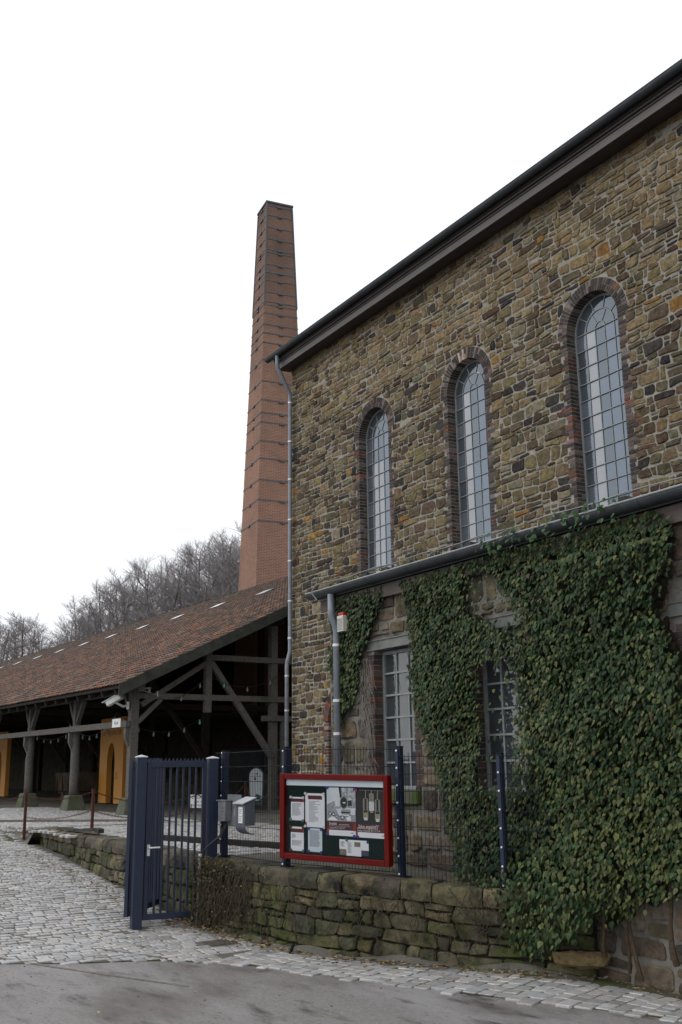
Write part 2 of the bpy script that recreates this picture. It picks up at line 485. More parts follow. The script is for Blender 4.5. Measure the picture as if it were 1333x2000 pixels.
def chimney_material():
    M = bpy.data.materials.new('chimney_brickwork')
    M.use_nodes = True
    t = M.node_tree
    b = t.nodes['Principled BSDF']
    g = t.nodes.new('ShaderNodeNewGeometry')
    a = math.atan2(0.146, -0.989)
    mp = t.nodes.new('ShaderNodeMapping')
    mp.vector_type = 'POINT'
    mp.inputs['Rotation'].default_value = (0, 0, -math.radians(-8.4))
    t.links.new(g.outputs['Position'], mp.inputs['Vector'])
    sp = t.nodes.new('ShaderNodeSeparateXYZ')
    t.links.new(mp.outputs['Vector'], sp.inputs['Vector'])
    ad = t.nodes.new('ShaderNodeMath')
    t.links.new(sp.outputs['X'], ad.inputs[0])
    t.links.new(sp.outputs['Y'], ad.inputs[1])
    cb = t.nodes.new('ShaderNodeCombineXYZ')
    t.links.new(ad.outputs[0], cb.inputs['X'])
    t.links.new(sp.outputs['Z'], cb.inputs['Y'])
    br = t.nodes.new('ShaderNodeTexBrick')
    br.inputs['Scale'].default_value = 1.0
    br.inputs['Brick Width'].default_value = 0.26
    br.inputs['Row Height'].default_value = 0.08
    br.inputs['Mortar Size'].default_value = 0.011
    br.inputs['Color1'].default_value = (0.34, 0.15, 0.09, 1)
    br.inputs['Color2'].default_value = (0.245, 0.112, 0.075, 1)
    br.inputs['Mortar'].default_value = (0.34, 0.28, 0.23, 1)
    t.links.new(cb.outputs['Vector'], br.inputs['Vector'])
    n = t.nodes.new('ShaderNodeTexNoise')
    n.inputs['Scale'].default_value = 0.45
    n.inputs['Detail'].default_value = 6
    t.links.new(g.outputs['Position'], n.inputs['Vector'])
    # soot grows towards the mouth of the chimney: old dirt on the brick
    mr = t.nodes.new('ShaderNodeMapRange')
    mr.inputs['From Min'].default_value = 16
    mr.inputs['From Max'].default_value = 33
    mr.inputs['To Min'].default_value = -0.15
    mr.inputs['To Max'].default_value = 0.42
    t.links.new(sp.outputs['Z'], mr.inputs['Value'])
    m2 = t.nodes.new('ShaderNodeMath')
    t.links.new(mr.outputs['Result'], m2.inputs[0])
    t.links.new(n.outputs['Fac'], m2.inputs[1])
    r3 = t.nodes.new('ShaderNodeMapRange')
    r3.inputs['From Min'].default_value = 0.35
    r3.inputs['From Max'].default_value = 1.0
    t.links.new(m2.outputs[0], r3.inputs['Value'])
    mx_ = t.nodes.new('ShaderNodeMix')
    mx_.data_type = 'RGBA'
    mx_.inputs['B'].default_value = (0.12, 0.085, 0.068, 1)
    t.links.new(r3.outputs['Result'], mx_.inputs['Factor'])
    t.links.new(br.outputs['Color'], mx_.inputs['A'])
    t.links.new(mx_.outputs['Result'], b.inputs['Base Color'])
    b.inputs['Roughness'].default_value = 0.9
    b.inputs['Specular IOR Level'].default_value = 0.25
    bp = t.nodes.new('ShaderNodeBump')
    bp.inputs['Strength'].default_value = 0.5
    bp.inputs['Distance'].default_value = 0.01
    bp.invert = True
    t.links.new(br.outputs['Fac'], bp.inputs['Height'])
    t.links.new(bp.outputs['Normal'], b.inputs['Normal'])
    return M


M_chim = chimney_material()

# ================================================================== THE SETTING
# ---- far ground
g = MB()
g.add([(-2000, -2000, -1.4), (2000, -2000, -1.4), (2000, 2000, -1.4), (-2000, 2000, -1.4)], [(0, 1, 2, 3)])
tag(g.build('ground', M_soil), kind='structure')

# ---- road (asphalt)
g = MB()
nx, ny = 60, 40
X0, X1, Y0, Y1 = -6.0, 60.0, -60.0, -5.0
vsx = [(X0 + (X1 - X0) * i / nx, Y0 + (Y1 - Y0) * j / ny, GZ + 0.004 * math.sin(i * 1.7 + j * 0.9)) for j in range(ny + 1) for i in range(nx + 1)]
g.add(vsx, [(j * (nx + 1) + i, j * (nx + 1) + i + 1, (j + 1) * (nx + 1) + i + 1, (j + 1) * (nx + 1) + i) for j in range(ny) for i in range(nx)])
tag(g.build('road', M_asph, smooth=True), kind='structure')


def ramp_z(x):
    return min(0.0, GZ + max(0.0, 9.9 - x) * 0.06)


def H(x, y):
    """paving height: the ramp climbs to the left and joins the courtyard beyond the low wall"""
    if x > 0.55:
        return 0.0 if y > -6.95 else ramp_z(x)
    yb = -7.05 - 1.3 * sm((0.55 - x) / 3.0)
    t = sm((y - yb) / (0.3 + 0.9 * sm((0.55 - x) / 2.0)))
    return ramp_z(x) * (1 - t * sm((0.55 - x) / 0.8))


EDGE = [(10.1, -17.0), (10.6, -12.0), (11.26, -10.15), (11.67, -9.57), (12.08, -8.63), (12.76, -8.0), (13.79, -7.6), (14.71, -7.18),
        (15.75, -6.79), (16.64, -6.35), (17.39, -6.02), (18.6, -5.6)]


def edge_x(y):
    for (x0, y0), (x1, y1) in zip(EDGE, EDGE[1:]):
        if y0 <= y <= y1:
            return x0 + (x1 - x0) * (y - y0) / (y1 - y0)
    return 20.0


# ---- sett bed: ramp, strip by the wall, courtyard
def grid_sheet(x0, x1, y0, y1, n, m_, zf, name, material):
    q = MB()
    vs_ = [(x0 + (x1 - x0) * i / n, y0 + (y1 - y0) * j / m_, zf(x0 + (x1 - x0) * i / n, y0 + (y1 - y0) * j / m_)) for j in range(m_ + 1) for i in range(n + 1)]
    q.add(vs_, [(j * (n + 1) + i, j * (n + 1) + i + 1, (j + 1) * (n + 1) + i + 1, (j + 1) * (n + 1) + i) for j in range(m_) for i in range(n)])
    return tag(q.build(name, material, smooth=True), kind='structure')


bed = MB()
ys = [-17 + 0.25 * k for k in range(42)]
prev = None
for k in range(len(ys) - 1):
    ya, yb = ys[k], ys[k + 1]
    xa, xb = min(12.6, edge_x(ya) - .07), min(12.6, edge_x(yb) - .07)
    n = 30
    va = [(0.55 + (xa - 0.55) * i / n, ya, ramp_z(0.55 + (xa - 0.55) * i / n) + 0.007) for i in range(n + 1)]
    vb = [(0.55 + (xb - 0.55) * i / n, yb, ramp_z(0.55 + (xb - 0.55) * i / n) + 0.007) for i in range(n + 1)]
    bed.add(va + vb, [(i, i + 1, n + 2 + i, n + 1 + i) for i in range(n)])
PAVE = bed.build('cobbled_ramp', M_bed)
tag(PAVE, kind='structure')
grid_sheet(-30, 0.55, -17, -5.5, 180, 70, H, 'upper_ramp', M_bed)
COURT = grid_sheet(-90, 0.55, -5.5, 25, 30, 20, lambda x, y: 0.0, 'courtyard', M_earth)
q = MB()
q.add([(0.55, -6.8, 0), (15.8, -6.8, -0.02), (15.8, 3, -0.02), (0.55, 3, 0)], [(0, 1, 2, 3)])
# clip so that it stays behind the curved front wall
q = MB()
poly = [(0.55, -6.62), (9.9, -6.9), (12.0, -6.72), (13.0, -6.5), (13.8, -6.15), (14.5, -5.72), (15.3, -5.2), (15.3, -4.0), (10.3, -4.0), (10.3, 0.2), (0.55, 0.2)]
q.add([(x, y, -0.004 if x < 12 else -0.06) for x, y in poly], [tuple(range(len(poly)))])
tag(q.build('forecourt', M_bed), kind='structure')

# ---- setts
rs = R(5)
BASE_LINE = [(12.11, -7.0), (12.96, -6.9), (13.8, -6.48), (14.43, -6.1), (15.14, -5.66), (15.73, -5.36), (16.58, -5.27), (18.6, -5.27)]


def sett_piece(cx, cy, w_, h_, rot, z, r):
    """one sett: worn 8-cornered block with a rounded top"""
    ca, sa = math.cos(rot), math.sin(rot)
    pts = []
    k = 0.16
    base = [(-1, -1 + k), (-1 + k, -1), (1 - k, -1), (1, -1 + k), (1, 1 - k), (1 - k, 1), (-1 + k, 1), (-1, 1 - k)]
    jit = [(a + r.uniform(-.06, .06), b + r.uniform(-.06, .06)) for a, b in base]
    tx, ty = r.uniform(-.035, .035), r.uniform(-.035, .035)
    vs_ = []
    for f, dz in ((1.0, -0.03), (0.985, 0.004), (0.9, 0.011)):
        for a, b in jit:
            x, y = a * w_ / 2 * f, b * h_ / 2 * f
            vs_.append((x * ca - y * sa, x * sa + y * ca, dz + (x * tx + y * ty if dz > 0 else 0)))
    fs = []
    for l in range(2):
        for i in range(8):
            j = (i + 1) % 8
            fs.append((l * 8 + i, l * 8 + j, (l + 1) * 8 + j, (l + 1) * 8 + i))
    fs.append(tuple(range(16, 24)))
    g_ = r.uniform(0.34, 0.5)
    if r.random() < 0.12:
        g_ *= 0.75
    wr = r.uniform(-0.012, 0.018)
    col = (g_ + wr + .004, g_, g_ - wr)
    return [(cx, cy, z)], vs_, fs, col


setts = []
# ramp: rows run across the slope
x = 12.9
row = 0
while x > -13:
    dx = rs.uniform(0.125, 0.17)
    y = -17 + rs.uniform(0, .2)
    ymax = min(-6.86, -6.8 - .05 * (x - .4)) if x < 9.9 else -7.2
    if x <= .45:
        ymax = -2.7
    while y < ymax:
        wy = rs.uniform(0.14, 0.23)
        cy = y + wy / 2
        cx = x - dx / 2 + 0.03 * math.sin(cy * 1.3 + row * .2)
        px, py, D = proj((cx, cy, GZ))
        if -90 < px < 1420 and cx < edge_x(cy) - 0.08 and not (cx > 12.2 and cy > -8.2 and cy > -7.9):
            if not (cx > 9.6 and cx < 9.86 and (-8.05 < cy < -7.87)) and not (11.22 < cx < 11.6 and -7.74 < cy < -7.34) and not (cx > .15 and cx < 1.0 and -6.95 < cy < -6.1):
                setts.append((cx, cy, dx - 0.016, wy - 0.018, 0.0, H(cx, cy) + 0.004 + rs.uniform(-.005, .006)))
        y += wy
    x -= dx
    row += 1
# courtyard behind the low wall
x = 9.6
while x > 0.55:
    dx = rs.uniform(0.16, 0.21)
    y = -6.16 - .05 * x
    while y < -2.2:
        wy = rs.uniform(0.15, 0.27)
        px, py, D = proj((x, y, 0))
        if -60 < px < 1000:
            setts.append((x - dx / 2, y + wy / 2, dx - .022, wy - .022, 0, 0.006 + rs.uniform(-.006, .008)))
        y += wy
    x -= dx


# strip along the front wall, running with the curve
def on_line(L, t):
    lens = [math.dist(a, b) for a, b in zip(L, L[1:])]
    s = t * sum(lens)
    for (a, b), l in zip(zip(L, L[1:]), lens):
        if s <= l:
            return (a[0] + (b[0] - a[0]) * s / l, a[1] + (b[1] - a[1]) * s / l)
        s -= l
    return L[-1]


EDGE2 = [(12.45, -8.2), (12.76, -8.0), (13.79, -7.6), (14.71, -7.18), (15.75, -6.79), (16.64, -6.35), (17.39, -6.02), (18.6, -5.6)]
M_bed_moss = mat('mossy_sett_joint', (0.07, 0.068, 0.05), (0.12, 0.112, 0.085), 6, 0.95, 0.5, 40, patch=((0.07, 0.11, 0.015), 1.4, 0.46, 0.6), spec=0.2)
t = 0.0
while t < 1.0:
    dt = rs.uniform(0.15, 0.2) / 7.2
    v = 0.1
    while v < 1.0:
        dv = rs.uniform(0.15, 0.24) / 1.15
        vm = v + dv / 2
        tt = t + dt / 2 + (vm - .5) * 0.02
        if tt > 0.995 or tt < 0.0 or vm > 0.985:
            v += dv
            continue
        a, b = on_line(BASE_LINE, tt), on_line(EDGE2, tt)
        cx, cy = a[0] + (b[0] - a[0]) * vm, a[1] + (b[1] - a[1]) * vm
        a2, b2 = on_line(BASE_LINE, min(1, tt + .01)), on_line(EDGE2, min(1, tt + .01))
        dx_, dy_ = (a2[0] + (b2[0] - a2[0]) * vm) - cx, (a2[1] + (b2[1] - a2[1]) * vm) - cy
        wl = math.dist(a, b)
        setts.append((cx, cy, dt * 7.2 - .016, dv * wl - .018, math.atan2(dy_, dx_), GZ + 0.006 + rs.uniform(-.005, .006)))
        v += dv
    t += dt
bs = MB()
for (a, b) in zip([0.0, .1, .2, .3, .4, .5, .6, .7, .8, .9], [.1, .2, .3, .4, .5, .6, .7, .8, .9, 1.0]):
    pa, pb, qa, qb = on_line(BASE_LINE, a), on_line(BASE_LINE, b), on_line(EDGE2, a), on_line(EDGE2, b)
    qa, qb = [(e_[0] * .93 + f_[0] * .07, e_[1] * .93 + f_[1] * .07) for e_, f_ in ((qa, pa), (qb, pb))]
    bs.add([(*qa, GZ + .009), (*qb, GZ + .009), (pb[0] - .03, pb[1] + .1, GZ + .012), (pa[0] - .03, pa[1] + .1, GZ + .012)], [(0, 1, 2, 3)])
STRIP = bs.build('cobbled_verge', M_bed_moss)
tag(STRIP, kind='structure')


def pixsize(s):
    px, py, D = proj((s[0], s[1], s[5]))
    vis = 0 < px < 1333 and 0 < py < 2000
    return (s[2] * s[3]) / D ** 3 if vis else 0


order = sorted(range(len(setts)), key=lambda i: -pixsize(setts[i]))
near = set(order[:300])
rest = MB()
for i, s in enumerate(setts):
    (c,), vs_, fs, col = sett_piece(s[0], s[1], s[2], s[3], s[4], s[5], rs)
    if i in near:
        q = MB()
        q.add(vs_, fs, col)
        o = q.build('sett', M_sett)
        o.location = c
        o.parent = PAVE if s[0] < 12.6 else STRIP
    else:
        rest.add([(a + c[0], b + c[1], d + c[2]) for a, b, d in vs_], fs, col)
o = rest.build('setts', M_sett)
o.parent = PAVE
tag(o, kind='stuff')

# ---- rails let into the paving
def rail(a, b, label, top=.017):
    q = MB()
    n = 12
    d = Vector((b[0] - a[0], b[1] - a[1], 0)).normalized()
    s = Vector((-d.y, d.x, 0)) * 0.022
    vs_ = []
    for i in range(n + 1):
        x, y = a[0] + (b[0] - a[0]) * i / n, a[1] + (b[1] - a[1]) * i / n
        z = H(x, y)
        if x > edge_x(y):
            z -= max(0, top - .006)
        for k, h in ((-1, -.02), (-1, top), (1, top), (1, -.02)):
            vs_.append((x + s.x * k, y + s.y * k, z + h))
    fs = [(4 * i + k, 4 * i + k + 1, 4 * i + k + 5, 4 * i + k + 4) for i in range(n) for k in range(3)]
    q.add(vs_, fs)
    tag(q.build('rail', M_rail), label, 'rail', 'rails set into the paving')


rail((3.5, -11.8), (12.05, -8.46), 'thin steel rail in the setts, the one nearer the gate')
rail((6.0, -12.17), (13.6, -8.87), 'thin steel rail running from the setts into the asphalt')
rail((-9.0, -13.5), (1.4, -1.45), 'dark rail crossing the upper courtyard behind the chain posts', .07)

# ---- hill behind the shed
hl = MB()
NS, NT = 40, 24
HC = Vector((float(CAM[0]), float(CAM[1]), 0))
FW, RT = Vector(_fw), Vector(_rt)


def hill_z(s, t):
    """s metres right of the view axis, t metres forward"""
    crest = 21.3 + 0.242 * (s + 14.5)
    crest += 1.2 * math.sin(s * 0.09) + 0.6 * math.sin(s * .23 + 1)
    f = (t - 158)
    if f < 0:
        z = crest - 0.55 * -f
    else:
        z = crest - 0.12 * f
    return max(-1.35, z)


vs_ = []
for j in range(NT + 1):
    for i in range(NS + 1):
        s, t = -110 + 200 * i / NS, 95 + 110 * j / NT
        p = HC + RT * s + FW * t
        vs_.append((p.x, p.y, hill_z(s, t)))
hl.add(vs_, [(j * (NS + 1) + i, j * (NS + 1) + i + 1, (j + 1) * (NS + 1) + i + 1, (j + 1) * (NS + 1) + i) for j in range(NT) for i in range(NS)])
tag(hl.build('hill', M_soil, smooth=True), kind='structure')

# ================================================================== MASONRY
def wobble(r, amp):
    ph = [(r.uniform(0.6, 1.4), r.uniform(0, 6.3), amp * r.uniform(.4, 1)), (r.uniform(2.2, 4.5), r.uniform(0, 6.3), amp * r.uniform(.3, .6)),
          (r.uniform(7, 11), r.uniform(0, 6.3), amp * r.uniform(.15, .3))]
    return lambda u: sum(a * math.sin(k * u + p) for k, p, a in ph)


def round_poly(cs, g, r, jit=0.011):
    """shrink a 4-corner cell by the joint, cut its corners, roughen its edges"""
    n = len(cs)
    cx, cz = sum(c[0] for c in cs) / n, sum(c[1] for c in cs) / n
    w_ = max(c[0] for c in cs) - min(c[0] for c in cs)
    h_ = max(c[1] for c in cs) - min(c[1] for c in cs)
    fx, fz = max(.35, 1 - 2 * g / w_), max(.35, 1 - 2 * g / h_)
    cs = [(cx + (x - cx) * fx, cz + (z - cz) * fz) for x, z in cs]
    out_ = []
    for i in range(n):
        p, c, q_ = cs[i - 1], cs[i], cs[(i + 1) % n]
        cut = min(math.dist(p, c), math.dist(q_, c)) * r.uniform(.05, .24)
        for tgt in (p, q_):
            d = math.dist(tgt, c)
            out_.append((c[0] + (tgt[0] - c[0]) * cut / d + r.uniform(-jit, jit), c[1] + (tgt[1] - c[1]) * cut / d + r.uniform(-jit, jit)))
        d = math.dist(c, q_)
        if d > 0.2:
            m_ = r.uniform(.4, .6)
            out_.append((c[0] + (q_[0] - c[0]) * m_ + r.uniform(-jit, jit) * 1.6, c[1] + (q_[1] - c[1]) * m_ + r.uniform(-jit, jit) * 1.6))
    return out_


def rubble(u0, u1, z0, z1, hr, wr, r, blocks=None, wob=0.05, split=0.25, gap=(0.012, 0.026), top=None):
    """irregular coursed rubble: returns polygons (u,z)"""
    zs = [z0]
    while zs[-1] < z1 - hr[0] * 1.2:
        zs.append(min(z1, zs[-1] + r.uniform(*hr)))
    zs[-1] = z1
    ws = [(lambda u: 0.0)] + [wobble(r, wob) for _ in zs[1:-1]] + [(lambda u: 0.0)]
    polys = []
    for i in range(len(zs) - 1):
        zb, zt, wb, wt = zs[i], zs[i + 1], ws[i], ws[i + 1]
        segs = [(u0, u1)]
        for (a, b) in (blocks(zb - .02, zt + .02) if blocks else []):
            ns = []
            for s0, s1 in segs:
                if b <= s0 or a >= s1:
                    ns.append((s0, s1))
                else:
                    if a - s0 > .06:
                        ns.append((s0, a))
                    if s1 - b > .06:
                        ns.append((b, s1))
            segs = ns
        for s0, s1 in segs:
            u = s0
            sk0 = 0.0
            while u < s1 - 0.02:
                w_ = r.uniform(*wr) * (0.6 + 0.8 * r.random())
                if s1 - (u + w_) < wr[0] * 0.7:
                    w_ = s1 - u
                ue = u + w_
                sk1 = 0.0 if abs(ue - s1) < 1e-6 else r.uniform(-.03, .03)
                L = lambda q_: zb + wb(q_)
                U = lambda q_: zt + wt(q_)
                cell = [(u - sk0, L(u)), (ue - sk1, L(ue)), (ue + sk1, U(ue)), (u + sk0, U(u))]
                g_ = r.uniform(*gap)
                hgt = min(cell[3][1] - cell[0][1], cell[2][1] - cell[1][1])
                if hgt < 0.035:
                    u, sk0 = ue, sk1
                    continue
                if hgt > .15 and r.random() < split:
                    f0 = r.uniform(.35, .65)
                    f1 = f0 + r.uniform(-.1, .1)
                    lp = (cell[0][0] + (cell[3][0] - cell[0][0]) * f0, cell[0][1] + (cell[3][1] - cell[0][1]) * f0)
                    rp = (cell[1][0] + (cell[2][0] - cell[1][0]) * f1, cell[1][1] + (cell[2][1] - cell[1][1]) * f1)
                    lo = [cell[0], cell[1], rp, lp]
                    hi = [lp, rp, cell[2], cell[3]]
                    parts = [lo, hi]
                    if w_ > .35 and r.random() < .6:
                        k = r.uniform(.35, .65)
                        tgt = parts.pop(r.randrange(2))
                        ma = (tgt[0][0] + (tgt[1][0] - tgt[0][0]) * k, tgt[0][1] + (tgt[1][1] - tgt[0][1]) * k)
                        mb_ = (tgt[3][0] + (tgt[2][0] - tgt[3][0]) * k, tgt[3][1] + (tgt[2][1] - tgt[3][1]) * k)
                        parts += [[tgt[0], ma, mb_, tgt[3]], [ma, tgt[1], tgt[2], mb_]]
                    for c in parts:
                        polys.append(round_poly(c, g_, r))
                else:
                    polys.append(round_poly(cell, g_, r))
                u, sk0 = ue, sk1
    return polys


def stone(polyg, P, proud, r, col):
    """rough-faced stone: outline, shoulder, hewn face"""
    n = len(polyg)
    cx, cz = sum(p[0] for p in polyg) / n, sum(p[1] for p in polyg) / n
    vs_ = [P(u, z, -0.02) for u, z in polyg]
    vs_ += [P(cx + (u - cx) * .97, cz + (z - cz) * .97, proud * r.uniform(.4, .7)) for u, z in polyg]
    tu, tz = r.uniform(-.12, .12), r.uniform(-.12, .12)
    vs_ += [P(cx + (u - cx) * .8, cz + (z - cz) * .8, proud * r.uniform(.8, 1.15) + (u - cx) * tu * .25 + (z - cz) * tz * .25) for u, z in polyg]
    vs_.append(P(cx, cz, proud * r.uniform(.95, 1.25)))
    fs = []
    for l in range(2):
        for i in range(n):
            j = (i + 1) % n
            fs.append((l * n + i, l * n + j, (l + 1) * n + j, (l + 1) * n + i))
    for i in range(n):
        fs.append((2 * n + i, 2 * n + (i + 1) % n, 3 * n))
    q = MB()
    q.add(vs_, fs, col)
    return q


def lay(polys, P, parent, material, r, colf, proud=(0.015, 0.04), limit=300, name='stone', vis=None, restname='rubble_stones'):
    """the stones that show largest become pieces of their own, the rest one part"""
    info = []
    for p in polys:
        n = len(p)
        cx, cz = sum(a for a, b in p) / n, sum(b for a, b in p) / n
        ar = abs(sum(p[i][0] * p[(i + 1) % n][1] - p[(i + 1) % n][0] * p[i][1] for i in range(n))) / 2
        px, py, D = proj(P(cx, cz, 0))
        ok = 0 < px < 1333 and 0 < py < 2000 and (vis is None or vis(cx, cz))
        info.append(ar / D ** 2 if ok else 0)
    order_ = sorted(range(len(polys)), key=lambda i: -info[i])
    big = set(i for i in order_[:limit] if info[i] > 0)
    rest_ = MB()
    for i, p in enumerate(polys):
        n = len(p)
        cx, cz = sum(a for a, b in p) / n, sum(b for a, b in p) / n
        s = stone(p, P, r.uniform(*proud), r, colf(cx, cz))
        if i in big:
            s.build(name, material, parent)
        else:
            rest_.merge(s)
    if rest_.v:
        tag(rest_.build(restname, material, parent), kind='stuff')


def vary(c, r, k=.18):
    f = 1 + r.uniform(-k, k)
    return tuple(max(.004, x * f * (1 + r.uniform(-.06, .06))) for x in c)


# ================================================================== THE HALL
HALL = thing('stone_hall', (6, 0, 0), 'tall rubble-stone hall with round-arched windows and dark eaves', 'building')
HW, ZSP, ZSILL = 0.65, 9.22, 5.2
WIN = [3.93, 7.56, 11.32]
DOOR = 2.33            # arched doorway low on the left, cut off by the annex
DSP = 2.35
HX0, HX1, HZ1 = -0.2, 17.5, 12.3


def outer_half(z, zs, hw, extra):
    """half width kept free of rubble at height z round an arched opening"""
    Rr = hw + extra
    if z <= zs:
        return Rr
    d = z - zs
    return math.sqrt(Rr * Rr - d * d) if d < Rr else -1


def hall_blocks(za, zb):
    bl = []
    for c in WIN:
        if zb > ZSILL - .1 and za < ZSP + HW + .27:
            zm = (za + zb) / 2
            hwid = outer_half(zm, ZSP, HW, .26) if zm > ZSP else HW + .17
            if hwid > 0:
                bl.append((c - hwid, c + hwid))
    if za < DSP + HW + .26:
        zm = (za + zb) / 2
        hwid = outer_half(zm, DSP, HW, .26) if zm > DSP else HW + .2
        if hwid > 0:
            bl.append((DOOR - hwid, DOOR + hwid))
    return bl


# wall plane with arched openings
def arched_wall(mb, x0, x1, z0, z1, ops, y, thick):
    """ops: (centre, half, spring, sill) sorted by x"""
    cur = x0
    e = .006

    def quad(a, b, c, d):
        mb.add([(a, y, c), (b, y, c), (b, y, d), (a, y, d)], [(0, 1, 2, 3)])
    for (c, h, zs, zl) in ops:
        h2 = h + e
        quad(cur, c - h2, z0, z1)
        if zl > z0:
            quad(c - h2, c + h2, z0, zl)
        N = 20
        arc = [(c - h2 * math.cos(PI * i / N), zs + h2 * math.sin(PI * i / N)) for i in range(N + 1)]
        for (ax, az), (bx, bz) in zip(arc, arc[1:]):
            mb.add([(ax, y, az), (bx, y, bz), (bx, y, z1), (ax, y, z1)], [(0, 1, 2, 3)])
            mb.add([(ax, y, az), (ax, y + thick, az), (bx, y + thick, bz), (bx, y, bz)], [(0, 1, 2, 3)])
        for s in (-1, 1):
            mb.add([(c + s * h2, y, zl), (c + s * h2, y + thick, zl), (c + s * h2, y + thick, zs), (c + s * h2, y, zs)], [(0, 1, 2, 3) if s < 0 else (3, 2, 1, 0)])
        if zl > z0:
            mb.add([(c - h2, y, zl), (c + h2, y, zl), (c + h2, y + thick, zl), (c - h2, y + thick, zl)], [(0, 1, 2, 3)])
        cur = c + h2
    quad(cur, x1, z0, z1)


hw_ = MB()
# lower doorway and upper windows do not overlap in x except near 3.28, so split the wall at z=4.2
arched_wall(hw_, HX0, HX1, -0.4, 4.2, [(DOOR, HW, DSP, 0.0)], 0.0, .5)
arched_wall(hw_, HX0, HX1, 4.2, HZ1 + .25, [(c, HW, ZSP, ZSILL) for c in WIN], 0.0, .5)
hw_.add([(HX0, 0, -.4), (HX0, 14, -.4), (HX0, 14, HZ1 + .25), (HX0, 0, HZ1 + .25)], [(3, 2, 1, 0)])
hw_.add([(HX0, 14, -.4), (HX1, 14, -.4), (HX1, 14, HZ1 + .25), (HX0, 14, HZ1 + .25)], [(3, 2, 1, 0)])
hw_.add([(HX1, 0, -.4), (HX1, 14, -.4), (HX1, 14, HZ1 + .25), (HX1, 0, HZ1 + .25)], [(0, 1, 2, 3)])
WALL = hw_.build('wall', M_mortar, HALL)
rf = MB()
rf.prism([(HX0 - .3, -.5, 12.68), (HX0 - .3, 7, 16.6), (HX0 - .3, 14.6, 12.68), (HX0 - .3, 14.6, 12.605), (HX0 - .3, 7, 16.52), (HX0 - .3, -.5, 12.605)], (HX1 - HX0 + .6, 0, 0))
rf.build('roof', M_gutter, HALL)

rh = R(11)
PAL = [((0.25, 0.195, 0.115), 24), ((0.195, 0.155, 0.092), 30), ((0.135, 0.112, 0.076), 24), ((0.25, 0.22, 0.16), 16), ((0.062, 0.058, 0.057), 8), ((0.33, 0.185, 0.06), 3),
       ((0.13, 0.09, 0.066), 10)]


def pick(pal, r):
    t_ = r.uniform(0, sum(w_ for _, w_ in pal))
    for c, w_ in pal:
        t_ -= w_
        if t_ <= 0:
            return c
    return pal[-1][0]


def hall_col(u, z):
    # the topmost courses were rebuilt in lighter stone, the band round the arches is darker
    lift = sm((z - 9.6 - .22 * math.sin(u)) / 1.4)
    r_ = rh.random()
    if r_ < .55 * lift:
        return vary((0.29, 0.225, 0.13), rh)
    dark = .16 * sm((10.6 - z) / 1.0)
    if rh.random() < dark:
        return vary(pick([((0.05, 0.048, 0.05), 3), ((0.11, 0.085, 0.055), 5), ((0.09, 0.06, 0.045), 3)], rh), rh)
    return vary(pick(PAL, rh), rh)


P_hall = lambda u, z, d: (u, -d, z)
polys = rubble(HX0, 2.6, -.3, 5.4, (.13, .27), (.17, .4), rh, hall_blocks, wob=.04, split=.4, gap=(.014, .026))
polys += rubble(HX0, 16.6, 5.4, HZ1, (.085, .21), (.15, .45), rh, hall_blocks, wob=.055, split=.35, gap=(.01, .022))


def clear_arch(p):
    # stones are dressed back to the curve of the brick arches
    for c, zs in [(c, ZSP) for c in WIN] + [(DOOR, DSP)]:
        out_ = []
        for u, z in p:
            d = math.hypot(u - c, z - zs)
            if z > zs and 0.05 < d < HW + .265:
                k = (HW + .265) / d
                u, z = c + (u - c) * k, zs + (z - zs) * k
            out_.append((u, z))
        p = out_
    return p


def parea(p):
    n = len(p)
    return abs(sum(p[i][0] * p[(i + 1) % n][1] - p[(i + 1) % n][0] * p[i][1] for i in range(n))) / 2


polys = [q for q in (clear_arch(p) for p in polys) if parea(q) > .004]
lay(polys, P_hall, WALL, M_stone, rh, hall_col, (0.008, 0.034), 300,
    vis=lambda u, z: u < 2.0 or z > 5.7)

# brick dressings and glazing of the arched openings
BPAL = [((0.05, 0.043, 0.042), 46), ((0.11, 0.088, 0.075), 28), ((0.13, 0.058, 0.042), 6), ((0.18, 0.15, 0.135), 12), ((0.24, 0.09, 0.052), 1)]


def jamb_bricks(c, hw, z0, zs, r, redband=None):
    mb = MB()
    k = 0
    z = z0
    while z < zs - .03:
        h = .06
        for s in (-1, 1):
            red = redband and redband[0] < z < redband[1]
            wd = (.2 if (k % 4) < 2 else .11) + r.uniform(-.02, .05)
            xa = c + s * hw
            xb = c + s * (hw + wd)
            pal = [((0.18, 0.068, 0.045), 3), ((0.13, 0.095, 0.09), 5), ((0.05, 0.042, 0.042), 4), ((.28, .2, .18), 1)] if red else BPAL
            yf = -.01 + r.uniform(-.005, .004)
            if k % 2:
                mb.box(min(xa, xb), max(xa, xb), yf, .10, z, z + h, vary(pick(pal, r), r))
                mb.box(min(xa, xb), max(xa, xb), .112, .23, z, z + h, vary(pick(pal, r), r))
            else:
                mb.box(min(xa, xb), max(xa, xb), yf, .23, z, z + h, vary(pick(pal, r), r))
            if r.random() < .25:   # a second brick toothed into the rubble
                l2 = r.uniform(.1, .2)
                xc = c + s * (hw + wd + .012)
                xd = c + s * (hw + wd + l2)
                mb.box(min(xc, xd), max(xc, xd), yf, .04, z, z + h, vary(pick(pal, r), r))
        z += .0765
        k += 1
    return mb


def arch_brick(c, hw, zs, a0, a1, r0, r1, yf, yb, col):
    p = [(r0, a0), (r1, a0), (r1, a1), (r0, a1)]
    pts = [(c + rr * math.cos(a), zs + rr * math.sin(a)) for rr, a in p]
    mb = MB()
    mb.prism([(x, yf, z) for x, z in pts], (0, yb - yf, 0), col)
    return mb


